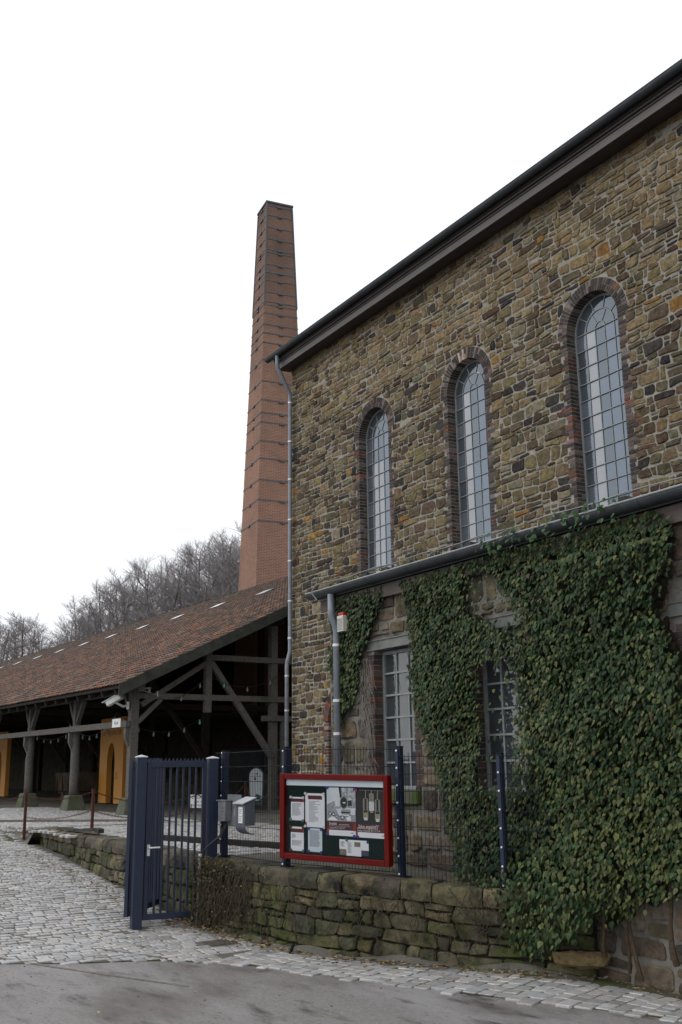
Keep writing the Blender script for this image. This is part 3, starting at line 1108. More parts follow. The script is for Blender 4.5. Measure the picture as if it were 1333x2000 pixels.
def sector(c, zs, r0, r1, a0, a1, y0, y1, n=6):
    pts = [(c + r1 * math.cos(a0 + (a1 - a0) * i / n), zs + r1 * math.sin(a0 + (a1 - a0) * i / n)) for i in range(n + 1)]
    if r0 > 0.01:
        pts += [(c + r0 * math.cos(a1 - (a1 - a0) * i / n), zs + r0 * math.sin(a1 - (a1 - a0) * i / n)) for i in range(n + 1)]
    else:
        pts += [(c, zs)]
    mb = MB()
    mb.prism([(x, y0, z) for x, z in pts], (0, y1 - y0, 0))
    return mb


def arc_bar(c, zs, r0, w_, y0, y1, n=18, a0=0, a1=PI):
    mb = MB()
    for i in range(n):
        t0, t1 = a0 + (a1 - a0) * i / n, a0 + (a1 - a0) * (i + 1) / n
        q = [(r0, t0), (r0 + w_, t0), (r0 + w_, t1), (r0, t1)]
        mb.prism([(c + rr * math.cos(a), y0, zs + rr * math.sin(a)) for rr, a in q], (0, y1 - y0, 0))
    return mb


def tilt_pane(me_o, r, k=.006):
    """old panes sit slightly out of true: lean each one a little"""
    me = me_o.data
    xs = [v.co.x for v in me.vertices]
    zs = [v.co.z for v in me.vertices]
    mx_, mz_ = sum(xs) / len(xs), sum(zs) / len(zs)
    a, b = r.uniform(-k, k), r.uniform(-k, k)
    for v in me.vertices:
        v.co.y += (v.co.x - mx_) * a + (v.co.z - mz_) * b


rw = R(23)
for wi, c in enumerate(WIN):
    YF = .2
    fr = MB()
    fr.box(c - HW + .002, c - HW + .045, YF, YF + .05, ZSILL, ZSP)
    fr.box(c + HW - .045, c + HW - .002, YF, YF + .05, ZSILL, ZSP)
    fr.box(c - HW + .045, c + HW - .045, YF, YF + .05, ZSILL, ZSILL + .05)
    fr.merge(arc_bar(c, ZSP, HW - .045, .043, YF, YF + .05))
    W = fr.build('arched_window', M_iron, HALL)
    tag(W, ['arched window nearest the chimney end of the hall', 'middle arched window with pale keystone bricks', 'arched window at the right edge, nearest the viewer'][wi])
    tag(jamb_bricks(c, HW, ZSILL, ZSP, rw, (5.2, 5.7) if wi == 0 else ((7.0, 7.25) if wi == 1 else (6.9, 7.9))).build('jamb_bricks', M_brick, W), kind='stuff')
    n = 36
    for i in range(n):
        a0, a1 = PI * i / n + .009, PI * (i + 1) / n - .009
        col = vary(pick(BPAL[:2] + BPAL[3:4], rw), rw)
        if wi == 1 and 17 <= i <= 20:
            col = vary((.36, .22, .17) if i % 2 else (.42, .36, .32), rw)
        if i % 2 or rw.random() < .3:
            mb = arch_brick(c, HW, ZSP, a0, a1, HW, HW + .115, -.012, .22, col)
            mb.merge(arch_brick(c, HW, ZSP, a0, a1, HW + .125, HW + .24, -.01, .12, vary(pick(BPAL, rw), rw)))
        else:
            mb = arch_brick(c, HW, ZSP, a0, a1, HW, HW + .24, -.012 + rw.uniform(-.004, .004), .22, col)
        mb.build('brick', M_brick, W)
    # glazing: five columns, twelve rows, fan in the arch
    iw = 2 * (HW - .045)
    cw = iw / 5
    rows = 12
    rhgt = (ZSP - ZSILL - .05) / rows
    for k in range(1, 5):
        x = c - HW + .045 + cw * k
        q = MB()
        q.box(x - .007, x + .007, YF + .005, YF + .045, ZSILL + .05, ZSP)
        q.build('glazing_bar', M_iron, W)
    for k in range(1, rows + 1):
        z = ZSILL + .05 + rhgt * k
        t_ = .024 if k in (2,) else .014
        q = MB()
        q.box(c - HW + .045, c + HW - .045, YF - .004, YF + .04, z - t_ / 2, z + t_ / 2)
        q.build('glazing_bar', M_iron, W)
    for k in range(5):
        for j in range(rows):
            x0 = c - HW + .045 + cw * k
            z0 = ZSILL + .05 + rhgt * j
            q = MB()
            q.box(x0 + .008, x0 + cw - .008, YF + .02, YF + .026, z0 + .008, z0 + rhgt - .008)
            pm = M_glass_pale if (k == 1 or (k == 2 and wi == 0)) and not (wi == 0 and j > 9) else (M_glass_b if rw.random() < .35 or k > 2 else M_glass)
            o = q.build('pane', pm, W)
            tilt_pane(o, rw, .012)
    R1, R2 = cw * 1.5, cw * .5
    for rr in (R1, R2):
        arc_bar(c, ZSP, rr - .009, .018, YF + .005, YF + .045).build('glazing_bar', M_iron, W)
    def spoke(a, ra, rb):
        q = MB()
        q.bar((c + ra * math.cos(a), YF + .025, ZSP + ra * math.sin(a)), (c + rb * math.cos(a), YF + .025, ZSP + rb * math.sin(a)), .016, .036, (0, 1, 0))
        q.build('glazing_bar', M_iron, W)
    A1 = [PI * k / 5 for k in range(6)]
    A2 = [PI * k / 3 for k in range(4)]
    for a in A1[1:-1]:
        spoke(a, R1, HW - .045)
    for a in A2[1:-1]:
        spoke(a, R2, R1)
    for L_, r0, r1 in ((A1, R1 + .008, HW - .045), (A2, R2 + .008, R1 - .008), ([0, PI], 0, R2 - .008)):
        for a0, a1 in zip(L_, L_[1:]):
            o = sector(c, ZSP + .008, r0, r1, a0 + .012, a1 - .012, YF + .02, YF + .026).build('pane', M_glass, W)
            tilt_pane(o, rw)

# arched doorway low on the hall front
q = MB()
q.box(DOOR - HW + .002, DOOR - HW + .06, .2, .28, 0, DSP)
q.merge(arc_bar(DOOR, DSP, HW - .06, .058, .2, .28))
q.box(DOOR - .03, DOOR + .03, .2, .28, 0, DSP)
D = q.build('doorway', M_iron, HALL)
mb = jamb_bricks(DOOR, HW, 0.02, DSP, rw, (0, 9))
tag(mb.build('jamb_bricks', M_brick, D), kind='stuff')
for i in range(30):
    a0, a1 = PI * i / 30 + .006, PI * (i + 1) / 30 - .006
    arch_brick(DOOR, HW, DSP, a0, a1, HW, HW + .24, -.022, .22, vary(pick([((0.18, 0.06, 0.04), 5), ((0.12, .085, .08), 3), ((.05, .04, .04), 2)], rw), rw)).build('brick', M_brick, D)
sector(DOOR, DSP, 0, HW - .06, 0, PI, .23, .236, 14).build('pane', M_glass_low, D)
q = MB()
q.box(DOOR - HW + .06, DOOR - .03, .23, .236, .02, DSP - .01)
q.build('pane', M_glass_low, D)
q = MB()
q.box(DOOR + .03, DOOR + HW, .23, .236, .02, DSP - .01)
q.build('pane', M_glass_low, D)


# cornice, gutter, downpipe
def extrude_x(prof, x0, x1):
    """closed profile (y,z) swept along X"""
    mb = MB()
    mb.prism([(x0, y, z) for y, z in prof], (x1 - x0, 0, 0))
    return mb


CX0, CX1 = -.34, 17.8
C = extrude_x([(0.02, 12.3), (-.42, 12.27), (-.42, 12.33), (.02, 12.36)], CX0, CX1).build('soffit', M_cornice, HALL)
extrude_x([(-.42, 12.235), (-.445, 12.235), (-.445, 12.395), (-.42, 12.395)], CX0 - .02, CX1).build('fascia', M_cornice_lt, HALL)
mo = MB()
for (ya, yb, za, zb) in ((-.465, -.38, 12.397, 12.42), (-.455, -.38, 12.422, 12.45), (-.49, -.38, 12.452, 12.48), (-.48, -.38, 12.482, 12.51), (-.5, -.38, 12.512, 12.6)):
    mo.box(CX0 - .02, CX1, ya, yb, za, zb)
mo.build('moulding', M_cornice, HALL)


def gutter(parent, x0, x1, y, z, r, joints, bead=None, mat_=None):
    """half-round gutter with rolled front bead and end cap"""
    n = 10
    q = MB()
    prof = [(y - r * math.cos(PI * k / n), z - r * math.sin(PI * k / n)) for k in range(n + 1)]
    inn = [(y - (r - .006) * math.cos(PI * k / n), z - (r - .006) * math.sin(PI * k / n) + .001) for k in range(n + 1)]
    full = prof + inn[::-1]
    N = len(full)
    q.add([(x0, a, b) for a, b in full] + [(x1, a, b) for a, b in full], [(i, (i + 1) % N, (i + 1) % N + N, i + N) for i in range(N)])
    q.add([(x0 + .003, a, b) for a, b in prof], [tuple(range(n + 1))])
    G = q.build('gutter', mat_ or M_gutter, parent, smooth=False)
    b = MB()
    b.tube([(x0, y - r, z + .004), (x1, y - r, z + .004)], .012, 6)
    b.build('bead', bead or M_bead, G)
    for x in joints:
        j = MB()
        p2 = [(y - (r + .006) * math.cos(PI * k / n), z - (r + .006) * math.sin(PI * k / n)) for k in range(n + 1)]
        p1 = [(y - (r + .0005) * math.cos(PI * k / n), z - (r + .0005) * math.sin(PI * k / n)) for k in range(n + 1)]
        f2 = p2 + p1[::-1]
        j.add([(x, a, c) for a, c in f2] + [(x + .035, a, c) for a, c in f2], [(i, (i + 1) % len(f2), (i + 1) % len(f2) + len(f2), i + len(f2)) for i in range(len(f2))])
        j.build('gutter_joint', mat_ or M_gutter, G)
    return G


gutter(HALL, -.6, 17.9, -.59, 12.64, .095, [0.35 + 1.18 * k for k in range(15)], M_gutter)


def pipe_with_clips(parent, pts, r, clips, mat_=M_zinc):
    q = MB()
    q.tube(pts, r, 14)
    G = q.build('downpipe', mat_, parent, smooth=True)
    for (p, d) in clips:
        p, d = Vector(p), Vector(d).normalized()
        q = MB()
        q.tube([p - d * .02, p + d * .02], r + .009, 14)
        q.build('pipe_clip', M_alu, G)
    return G


PX, PY = -.07, -.13
pipe_with_clips(HALL, [(.0, -.59, 12.56), (.0, -.59, 12.32), (-.005, -.56, 12.2), (-.05, -.2, 11.62), (PX, PY, 11.5), (PX, PY, 11.3), (PX, PY, 4.25), (PX - .015, PY - .03, 4.12), (PX - .04, PY - .06, 3.98), (PX - .05, PY - .07, 3.85), (PX - .05, PY - .07, 0)], .055,
                [((PX, PY, z), (0, 0, 1)) for z in (11.25, 10.1, 9.0, 7.85, 6.7, 5.6, 4.6)] + [((PX - .05, PY - .07, z), (0, 0, 1)) for z in (3.6, 2.7, 1.7, .7)])

# ================================================================== THE ANNEX
AY = -5.2
ANX = thing('ivy_annex', (14, AY, GZ), 'low stone annex under a grey gutter, largely overgrown with ivy', 'building')
AX0, AX1, AZ1 = 10.37, 20.5, 3.62
AWIN = [(11.58, 12.54, .92, 2.86), (13.82, 14.78, .92, 2.86), (17.12, 18.0, .7, 2.66)]
q = MB()
cur = AX0
for (a, b, c, d) in AWIN:
    q.add([(cur, AY, GZ - .3), (a, AY, GZ - .3), (a, AY, AZ1 + .2), (cur, AY, AZ1 + .2)], [(0, 1, 2, 3)])
    q.add([(a, AY, GZ - .3), (b, AY, GZ - .3), (b, AY, c), (a, AY, c)], [(0, 1, 2, 3)])
    q.add([(a, AY, d), (b, AY, d), (b, AY, AZ1 + .2), (a, AY, AZ1 + .2)], [(0, 1, 2, 3)])
    for (p, s) in (((a, 1)), ((b, -1))):
        q.add([(p, AY, c), (p, AY + .35, c), (p, AY + .35, d), (p, AY, d)], [(0, 1, 2, 3) if s > 0 else (3, 2, 1, 0)])
    q.add([(a, AY, d), (b, AY, d), (b, AY + .35, d), (a, AY + .35, d)], [(3, 2, 1, 0)])
    q.add([(a, AY, c), (b, AY, c), (b, AY + .35, c), (a, AY + .35, c)], [(0, 1, 2, 3)])
    cur = b
q.add([(cur, AY, GZ - .3), (AX1, AY, GZ - .3), (AX1, AY, AZ1 + .2), (cur, AY, AZ1 + .2)], [(0, 1, 2, 3)])
q.add([(AX0, AY, GZ - .3), (AX0, -.02, GZ - .3), (AX0, -.02, 5.0), (AX0, AY, AZ1 + .2)], [(3, 2, 1, 0)])
q.add([(AX1, AY, GZ - .3), (AX1, -.02, GZ - .3), (AX1, -.02, 5.0), (AX1, AY, AZ1 + .2)], [(0, 1, 2, 3)])
AWALL = q.build('wall', M_mortar_old, ANX)
q = MB()
q.prism([(AX0 - .15, AY - .16, 3.84), (AX0 - .15, -.06, 5.0), (AX0 - .15, -.06, 4.93), (AX0 - .15, AY - .16, 3.77)], (AX1 - AX0 + .3, 0, 0))
q.build('roof', M_gutter, ANX)
q = MB()
q.box(AX0 - .12, AX1, AY - .1, AY - .065, 3.58, 3.765)
q.build('fascia', M_fascia, ANX)
gutter(ANX, 10.1, 20.4, AY - .2, 3.875, .088, [10.75 + 1.02 * k for k in range(9)])
ra = R(31)


def annex_blocks(za, zb):
    bl = []
    for (a, b, c, d) in AWIN:
        if zb > c - .1 and za < d + .1:
            bl.append((a - .13, b + .13))
    return bl


APAL = [((0.19, 0.16, 0.115), 24), ((0.14, 0.12, 0.095), 30), ((0.1, 0.09, 0.08), 20), ((0.22, 0.195, 0.16), 20)]
P_anx = lambda u, z, d: (u, AY - d, z)
polys = rubble(AX0, 18.6, GZ - .2, 3.0, (.2, .4), (.28, .62), ra, annex_blocks, wob=.04, split=.3, gap=(.018, .035))
polys += rubble(AX0, 18.6, 3.03, 3.6, (.17, .3), (.24, .55), ra, None, wob=.03, split=.3, gap=(.018, .035))
lay(polys, P_anx, AWALL, M_stone, ra, lambda u, z: vary(pick(APAL, ra), ra), (0.012, 0.034), 150,
    vis=lambda u, z: (10.4 < u < 13.2 and z > -.1) or (u > 15.6 and z < .1) or u > 17.0 or (13.8 < u < 14.9 and 2.7 < z))

for wi, (a, b, c, d) in enumerate(AWIN):
    YF = AY + .14
    q = MB()
    q.box(a + .002, a + .05, YF, YF + .06, c + .02, d - .01)
    q.box(b - .05, b - .002, YF, YF + .06, c + .02, d - .01)
    q.box(a + .05, b - .05, YF, YF + .06, d - .06, d - .01)
    q.box(a + .05, b - .05, YF, YF + .06, c + .02, c + .07)
    W = q.build('window', M_iron, ANX)
    tag(W, ['clear tall window left of the ivy', 'tall window half hidden in the ivy', 'window at the far right edge'][wi])
    q = MB()
    q.box(a - .17, b + .14, AY - .012, AY + .05, d + .005, d + .15)
    q.box(a - .17, b + .14, AY - .03, AY - .012, d + .005, d + .018)
    q.box(a - .17, b + .14, AY - .03, AY - .012, d + .137, d + .15)
    q.build('lintel', M_steel, W)
    q = MB()
    q.box(a - .1, b + .1, AY - .07, AY + .13, c - .16, c + .015)
    q.build('sill', M_plinth, W, bev=.012)
    ncol, nrow = 3, 6
    iw, ih = b - a - .1, d - c - .09
    for k in range(1, ncol):
        x = a + .05 + iw * k / ncol
        q = MB()
        q.box(x - .013, x + .013, YF + .006, YF + .055, c + .07, d - .06)
        q.build('glazing_bar', M_iron, W)
    for k in range(1, nrow):
        z = c + .07 + ih * k / nrow
        q = MB()
        q.box(a + .05, b - .05, YF - .003, YF + .05, z - .013, z + .013)
        q.build('glazing_bar', M_iron, W)
    for k in range(ncol):
        for j in range(nrow):
            q = MB()
            q.box(a + .055 + iw * k / ncol, a + .045 + iw * (k + 1) / ncol, YF + .025, YF + .031, c + .08 + ih * j / nrow, c + .06 + ih * (j + 1) / nrow)
            o = q.build('pane', M_glass_low, W)
            tilt_pane(o, ra, .01)
    mb = MB()
    z = c
    k = 0
    while z < d - .06:
        for s, x in ((-1, a), (1, b)):
            wd = (.24 if k % 2 else .12) + ra.uniform(-.02, .03)
            xa, xb = (x - wd, x) if s < 0 else (x, x + wd)
            xa, xb = (xa, xb + .006) if s < 0 else (xa - .006, xb)
            mb.box(xa, xb, AY - .012 + ra.uniform(-.004, .004), AY + .13, z, z + .062, vary(pick([((.06, .045, .042), 5), ((.1, .07, .062), 4), ((.13, .06, .045), 2)], ra), ra))
        z += .076
        k += 1
    tag(mb.build('jamb_bricks', M_brick, W), kind='stuff')

pipe_with_clips(ANX, [(10.76, AY - .22, 3.79), (10.76, AY - .22, 3.5), (10.765, AY - .2, 3.42), (10.775, AY - .16, 3.32), (10.78, AY - .14, 3.22), (10.78, AY - .14, -.2)], .052,
                [((10.78, AY - .14, z), (0, 0, 1)) for z in (3.02, 2.2, 1.72, 1.1, .4)])

# wire with weights along the annex roof edge
RW = thing('roof_wire', (10.4, AY, 3.9), 'thin wire on black blocks along the annex gutter', 'wire')
pts = [(10.55, AY - .34, 3.72), (10.4, AY - .36, 3.86), (10.42, AY - .28, 3.99), (10.6, AY - .1, 4.03)]
x = 10.9
while x < 19:
    pts.append((x, AY - .05, 4.045 + .012 * math.sin(x * 5)))
    x += .4
q = MB()
q.tube(pts, .008, 5)
q.build('wire', M_galv, RW)
for x in (10.82, 11.15, 11.55, 12.02, 12.6, 13.2, 13.95, 14.7, 15.5, 16.55, 17.4):
    q = MB()
    q.prism([(x - .07, AY - .12, 3.86), (x + .07, AY - .12, 3.86), (x + .055, AY - .12, 4.0), (x - .055, AY - .12, 4.0)], (0, .14, 0))
    q.build('weight_block', M_black, RW, bev=.01)

# alarm siren on the annex wall
SI = thing('alarm_siren', (10.97, AY - .1, 3.2), 'cream alarm siren box with red lamp by the annex downpipe', 'alarm')
q = MB()
q.box(10.89, 11.06, AY - .2, AY - .05, 3.2, 3.44)
q.build('housing', M_cream, SI, bev=.008)
q = MB()
q.box(10.9, 11.05, AY - .19, AY - .06, 3.442, 3.49)
q.build('lamp', M_redl, SI, bev=.012)
for k in range(9):
    q = MB()
    q.box(10.905, 11.045, AY - .205, AY - .2005, 3.225 + .02 * k, 3.233 + .02 * k)
    q.build('louvre', M_greyink, SI)

# ================================================================== CHIMNEY
CT = Vector((-21.403, 10.72, 0))
CL, CR = Vector((-.989, .146, 0)), Vector((.146, .989, 0))
CZT, CZB, CWT, CWB = 31.25, 10.75, 1.465, 2.78


def cw_at(z):
    return CWT + (CWB - CWT) * (CZT - z) / (CZT - CZB)


def ch_ring(z, extra=0.0):
    h = cw_at(z) / 2 + extra
    return [CT + CL * h * a + CR * h * b + Vector((0, 0, z)) for a, b in ((-1, -1), (1, -1), (1, 1), (-1, 1))]


CH = thing('brick_chimney', (CT.x, CT.y, 0), 'tall tapering square brick chimney with iron bands', 'chimney')
q = MB()
rings = [0, 8, 16, 24, CZT]
vs_ = []
for z in rings:
    vs_ += ch_ring(z)
fs = []
for i in range(len(rings) - 1):
    for k in range(4):
        k2 = (k + 1) % 4
        fs.append((4 * i + k2, 4 * i + k, 4 * i + 4 + k, 4 * i + 4 + k2))
fs.append(tuple(range(4 * len(rings) - 4, 4 * len(rings))))
q.add(vs_, fs)
q.build('shaft', M_chim, CH)
M_band = mat('tarred_iron_band', (0.065, 0.072, 0.085), (0.11, 0.12, 0.135), 6, 0.6, metal=.2)
bands = [(31.1, .1), (30.5, .08), (29.75, .08), (29.05, .08), (28.4, .07), (28.22, .07), (27.5, .08), (27.05, .16), (26.55, .08), (25.85, .08), (25.28, .07), (25.08, .07), (24.6, .08), (23.95, .08), (23.45, .08), (22.9, .09),
         (21.89, .08), (20.71, .08), (19.65, .08), (18.95, .08), (18.44, .08), (17.41, .08), (16.47, .08), (15.33, .08), (14.28, .08), (13.19, .08)]
for z, h in bands:
    h *= .75
    b0, b1 = ch_ring(z - h / 2, .02), ch_ring(z + h / 2, .02)
    q = MB()
    q.add(b0 + b1, [((k + 1) % 4, k, k + 4, (k + 1) % 4 + 4) for k in range(4)] + [(0, 1, 2, 3), (7, 6, 5, 4)])
    hw2 = cw_at(z) / 2
    for (n_, s_) in ((-CL, CR), (-CR, CL)):
        c_ = CT + n_ * (hw2 + .02) + Vector((0, 0, z - .04))
        q.ob(c_ - s_ * .13 - Vector((0, 0, .05)), s_ * .26, n_ * .05, Vector((0, 0, .1)))
    q.build('iron_band', M_band, CH)
q = MB()
for a, b in ((-1, -1), (1, -1), (-1, 1)):
    t0, t1 = 25.1, CZT - .02
    p0 = CT + CL * (cw_at(t0) / 2) * a + CR * (cw_at(t0) / 2) * b + Vector((0, 0, t0))
    p1 = CT + CL * (cw_at(t1) / 2) * a + CR * (cw_at(t1) / 2) * b + Vector((0, 0, t1))
    q.bar(p0, p1, .07, .07, CL)
q.build('corner_irons', M_band, CH)
q = MB()
b0, b1 = ch_ring(CZT, .06), ch_ring(CZT + .1, .06)
q.add(b0 + b1, [((k + 1) % 4, k, k + 4, (k + 1) % 4 + 4) for k in range(4)] + [(0, 1, 2, 3), (7, 6, 5, 4)])
q.build('cap', M_band, CH)

# ================================================================== THE OPEN SHED
PHI = math.radians(-2.25)
SD = Vector((-math.cos(PHI), math.sin(PHI), 0))
SN = Vector((math.sin(PHI), math.cos(PHI), 0))
SE = Vector((-3.7, -3.51, 0))
SLOPE, RB, EZ, SLEN = .48, 12.25, 3.52, 78.0


def S(a, b, z):
    return SE + SD * a + SN * b + Vector((0, 0, z))


def roof_z(b, off=0.0):
    return EZ + SLOPE * (b if b <= RB else 2 * RB - b) + off


SHED = thing('open_timber_shed', tuple(S(10, 5, 0)), 'long open timber shed with a tiled roof behind the gate', 'shed')
rt_ = R(41)
q = MB()
for (b0, b1) in ((0.1, RB), (RB, 2 * RB - .1)):
    P4 = [S(0, b0, roof_z(b0, -.1)), S(0, b1, roof_z(b1, -.1)), S(SLEN, b1, roof_z(b1, -.1)), S(SLEN, b0, roof_z(b0, -.1))]
    q.prism(P4, (0, 0, -.04))
q.build('roof_boarding', M_woodd, SHED)
# tiles
TW, TL_, ANG = .215, .29, math.atan(SLOPE)
ux = SD
uy = (SN + Vector((0, 0, SLOPE))).normalized()
uz = ux.cross(uy)
if uz.z < 0:
    uz = -uz
prof = [(0, .012), (.26, .034), (.55, .04), (.8, .02), (1.0, .0)]


def tile(o, col, r):
    vs_ = []
    lift = r.uniform(-.004, .008)
    skew = r.uniform(-.008, .008)
    for (v, e) in ((-.02, .03), (TL_ + .02, 0.002)):
        for (u, h) in prof:
            vs_.append(o + ux * (u * TW + skew * v) + uy * v + uz * (h + e + lift))
    for (u, h) in prof:
        vs_.append(o + ux * (u * TW) + uy * -.02 + uz * (h + .006 + lift))
    n = len(prof)
    fs = [(i, i + 1, n + i + 1, n + i) for i in range(n - 1)] + [(2 * n + i, 2 * n + i + 1, i + 1, i) for i in range(n - 1)]
    mb = MB()
    mb.add(vs_, fs, col)
    return mb


ROOF = None
tiles = MB()
rl = math.hypot(RB, RB * SLOPE)
nrows = int(rl / TL_)
ncols = int(SLEN / TW)
roofb = MB()
roofb.prism([S(0, 0, EZ - .01), S(0, RB, roof_z(RB, -.01)), S(SLEN, RB, roof_z(RB, -.01)), S(SLEN, 0, EZ - .01)], (0, 0, -.08))
roofb.prism([S(0, RB, roof_z(RB, -.01)), S(0, 2 * RB, EZ - .01), S(SLEN, 2 * RB, EZ - .01), S(SLEN, RB, roof_z(RB, -.01))], (0, 0, -.08))
ROOF = roofb.build('roof', M_woodd, SHED)
singles = []
TP = [((0.24, 0.095, 0.045), 18), ((0.16, 0.075, 0.044), 30), ((0.1, 0.056, 0.038), 30), ((0.31, 0.13, 0.058), 7), ((0.052, 0.038, 0.03), 22), ((.2, .165, .135), 5)]
SKY_A = [8.6 + 4.1 * k for k in range(10)]
cnt = 0
for j in range(nrows):
    for i in range(ncols):
        a, l = i * TW, j * TL_
        bq = l * math.cos(ANG)
        if 9.2 < bq < 9.9 and any(abs(a + TW / 2 - sa) < .45 for sa in SKY_A):
            continue
        o = S(a, 0, EZ) + uy * l
        t_ = bq / RB
        c = vary(pick(TP, rt_), rt_, .2)
        # lichen and soot darken the old tiles high up on the roof
        k = sm((t_ - .25 + .25 * math.sin(a * .31 + j * .4) * .4) / .8)
        gcol = (.085, .062, .044)
        c = tuple(c[n_] * (1 - .62 * k) + gcol[n_] * .62 * k for n_ in range(3))
        mb = tile(o, c, rt_)
        if j < 12 and i < 25:
            mb.build('roof_tile', M_tile, ROOF)
        else:
            tiles.merge(mb)
tag(tiles.build('roof_tiles', M_tile, ROOF), kind='stuff')
q = MB()
for i in range(int(SLEN / .36)):
    a = i * .36
    rr = rt_.uniform(-.008, .008)
    pts_ = [(-.14, -.06), (-.09, .03), (0, .07), (.09, .03), (.14, -.06)]
    vs_ = [S(a - .01, RB + u, roof_z(RB) + .03 + v + rr + .012) for u, v in pts_] + [S(a + .37, RB + u * .9, roof_z(RB) + .03 + v * .9 + rr) for u, v in pts_]
    q.add(vs_, [(k, k + 1, k + 6, k + 5) for k in range(4)], vary((.1, .07, .052), rt_, .25))
tag(q.build('ridge_tiles', M_tile, ROOF), kind='stuff')
for sa in SKY_A:
    o = S(sa - .4, 0, EZ) + uy * (9.25 / math.cos(ANG))
    q = MB()
    q.ob(o + uz * .05, ux * .8, uy * .62, uz * .035)
    SK = q.build('skylight', M_gutter, ROOF)
    q = MB()
    q.ob(o + ux * .05 + uy * .06 + uz * .087, ux * .7, uy * .5, uz * .006)
    q.build('skylight_pane', M_sky_glass, ROOF)

# barge board, rafters, purlins
q = MB()
for (b0, b1) in ((-.02, RB), (RB, 2 * RB)):
    q.prism([S(-.03, b0, roof_z(b0, .03)), S(-.03, b1, roof_z(b1, .03)), S(-.03, b1, roof_z(b1, -.3)), S(-.03, b0, roof_z(b0, -.3))], SD * .05)
q.build('barge_board', M_barge, SHED)
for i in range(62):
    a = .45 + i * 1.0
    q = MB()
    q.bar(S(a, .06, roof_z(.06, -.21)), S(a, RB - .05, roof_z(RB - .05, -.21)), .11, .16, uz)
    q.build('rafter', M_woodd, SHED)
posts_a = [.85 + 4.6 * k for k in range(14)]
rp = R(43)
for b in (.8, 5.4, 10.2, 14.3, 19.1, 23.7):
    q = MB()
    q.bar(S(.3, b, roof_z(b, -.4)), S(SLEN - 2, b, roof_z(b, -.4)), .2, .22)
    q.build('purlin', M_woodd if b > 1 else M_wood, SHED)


def round_post(p0, p1, r0, r1, r):
    pts_ = [Vector(p0).lerp(Vector(p1), t_ / 6) + Vector((r.uniform(-.012, .012), r.uniform(-.012, .012), 0)) for t_ in range(7)]
    rs_ = [r0 + (r1 - r0) * t_ / 6 + r.uniform(-.008, .008) for t_ in range(7)]
    q = MB()
    q.tube(pts_, rs_, 9)
    return q


for i, a in enumerate(posts_a):
    if i == 0:
        q = MB()
        q.bar(S(a, .8, -.02), S(a, .8, roof_z(.8, -.5)), .24, .24, SD)
        q.build('corner_post', M_wood, SHED, bev=.012)
    else:
        round_post(S(a, .8, .42), S(a, .8, 2.75), .15, .13, rp).build('post', M_wood, SHED, smooth=True)
        q = MB()
        q.bar(S(a, .8, 2.7), S(a, .8, roof_z(.8, -.5)), .2, .2, SD)
        q.build('post_head', M_wood, SHED)
    # plinth
    q = MB()
    hb, ht = .33, .23
    vs_ = [S(a + sx * hb, .8 + sy * hb, -.02) for sx, sy in ((-1, -1), (1, -1), (1, 1), (-1, 1))] + [S(a + sx * ht, .8 + sy * ht, .48) for sx, sy in ((-1, -1), (1, -1), (1, 1), (-1, 1))]
    q.add(vs_, [(0, 1, 5, 4), (1, 2, 6, 5), (2, 3, 7, 6), (3, 0, 4, 7), (4, 5, 6, 7)])
    q.build('plinth', M_plinth, SHED, bev=.04)
    # V struts under the eaves purlin
    for s in (-1, 1):
        if i == 0 and s < 0:
            continue
        q = MB()
        q.bar(S(a, .8, 2.62), S(a + s * .62, .8, roof_z(.8, -.5)), .12, .13, SN)
        q.build('strut', M_wood, SHED)
    # corbel under the rail
    q = MB()
    q.prism([S(a + .1, .56, 2.42), S(a + .1, .56, 2.1), S(a + .1, .68, 1.85), S(a + .1, .7, 2.42)], SD * -.14)
    q.build('corbel', M_wood, SHED)
for i in range(13):
    q = MB()
    a0, a1 = posts_a[i] + (.0 if i else -.12), posts_a[i + 1]
    q.bar(S(a0, .6, 2.5), S(a1 - .003, .6, 2.5 + rp.uniform(-.01, .01)), .13, .175)
    q.build('rail_beam', M_wood, SHED, bev=.01)
# inner posts and back bank
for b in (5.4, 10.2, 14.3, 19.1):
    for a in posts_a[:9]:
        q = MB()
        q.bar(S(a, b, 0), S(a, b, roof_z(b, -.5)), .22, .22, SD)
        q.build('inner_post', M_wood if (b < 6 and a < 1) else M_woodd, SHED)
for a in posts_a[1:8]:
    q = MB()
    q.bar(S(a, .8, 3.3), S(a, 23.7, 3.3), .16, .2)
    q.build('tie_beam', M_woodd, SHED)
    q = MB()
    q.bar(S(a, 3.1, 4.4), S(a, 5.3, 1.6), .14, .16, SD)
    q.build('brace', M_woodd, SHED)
# gable frame facing the viewer
a = .78


def gable(name, p, q_, w_=.16, h_=.16):
    m_ = MB()
    m_.bar(S(a, *p), S(a, *q_), w_, h_, SD)
    return m_.build(name, M_wood, SHED, bev=.008)


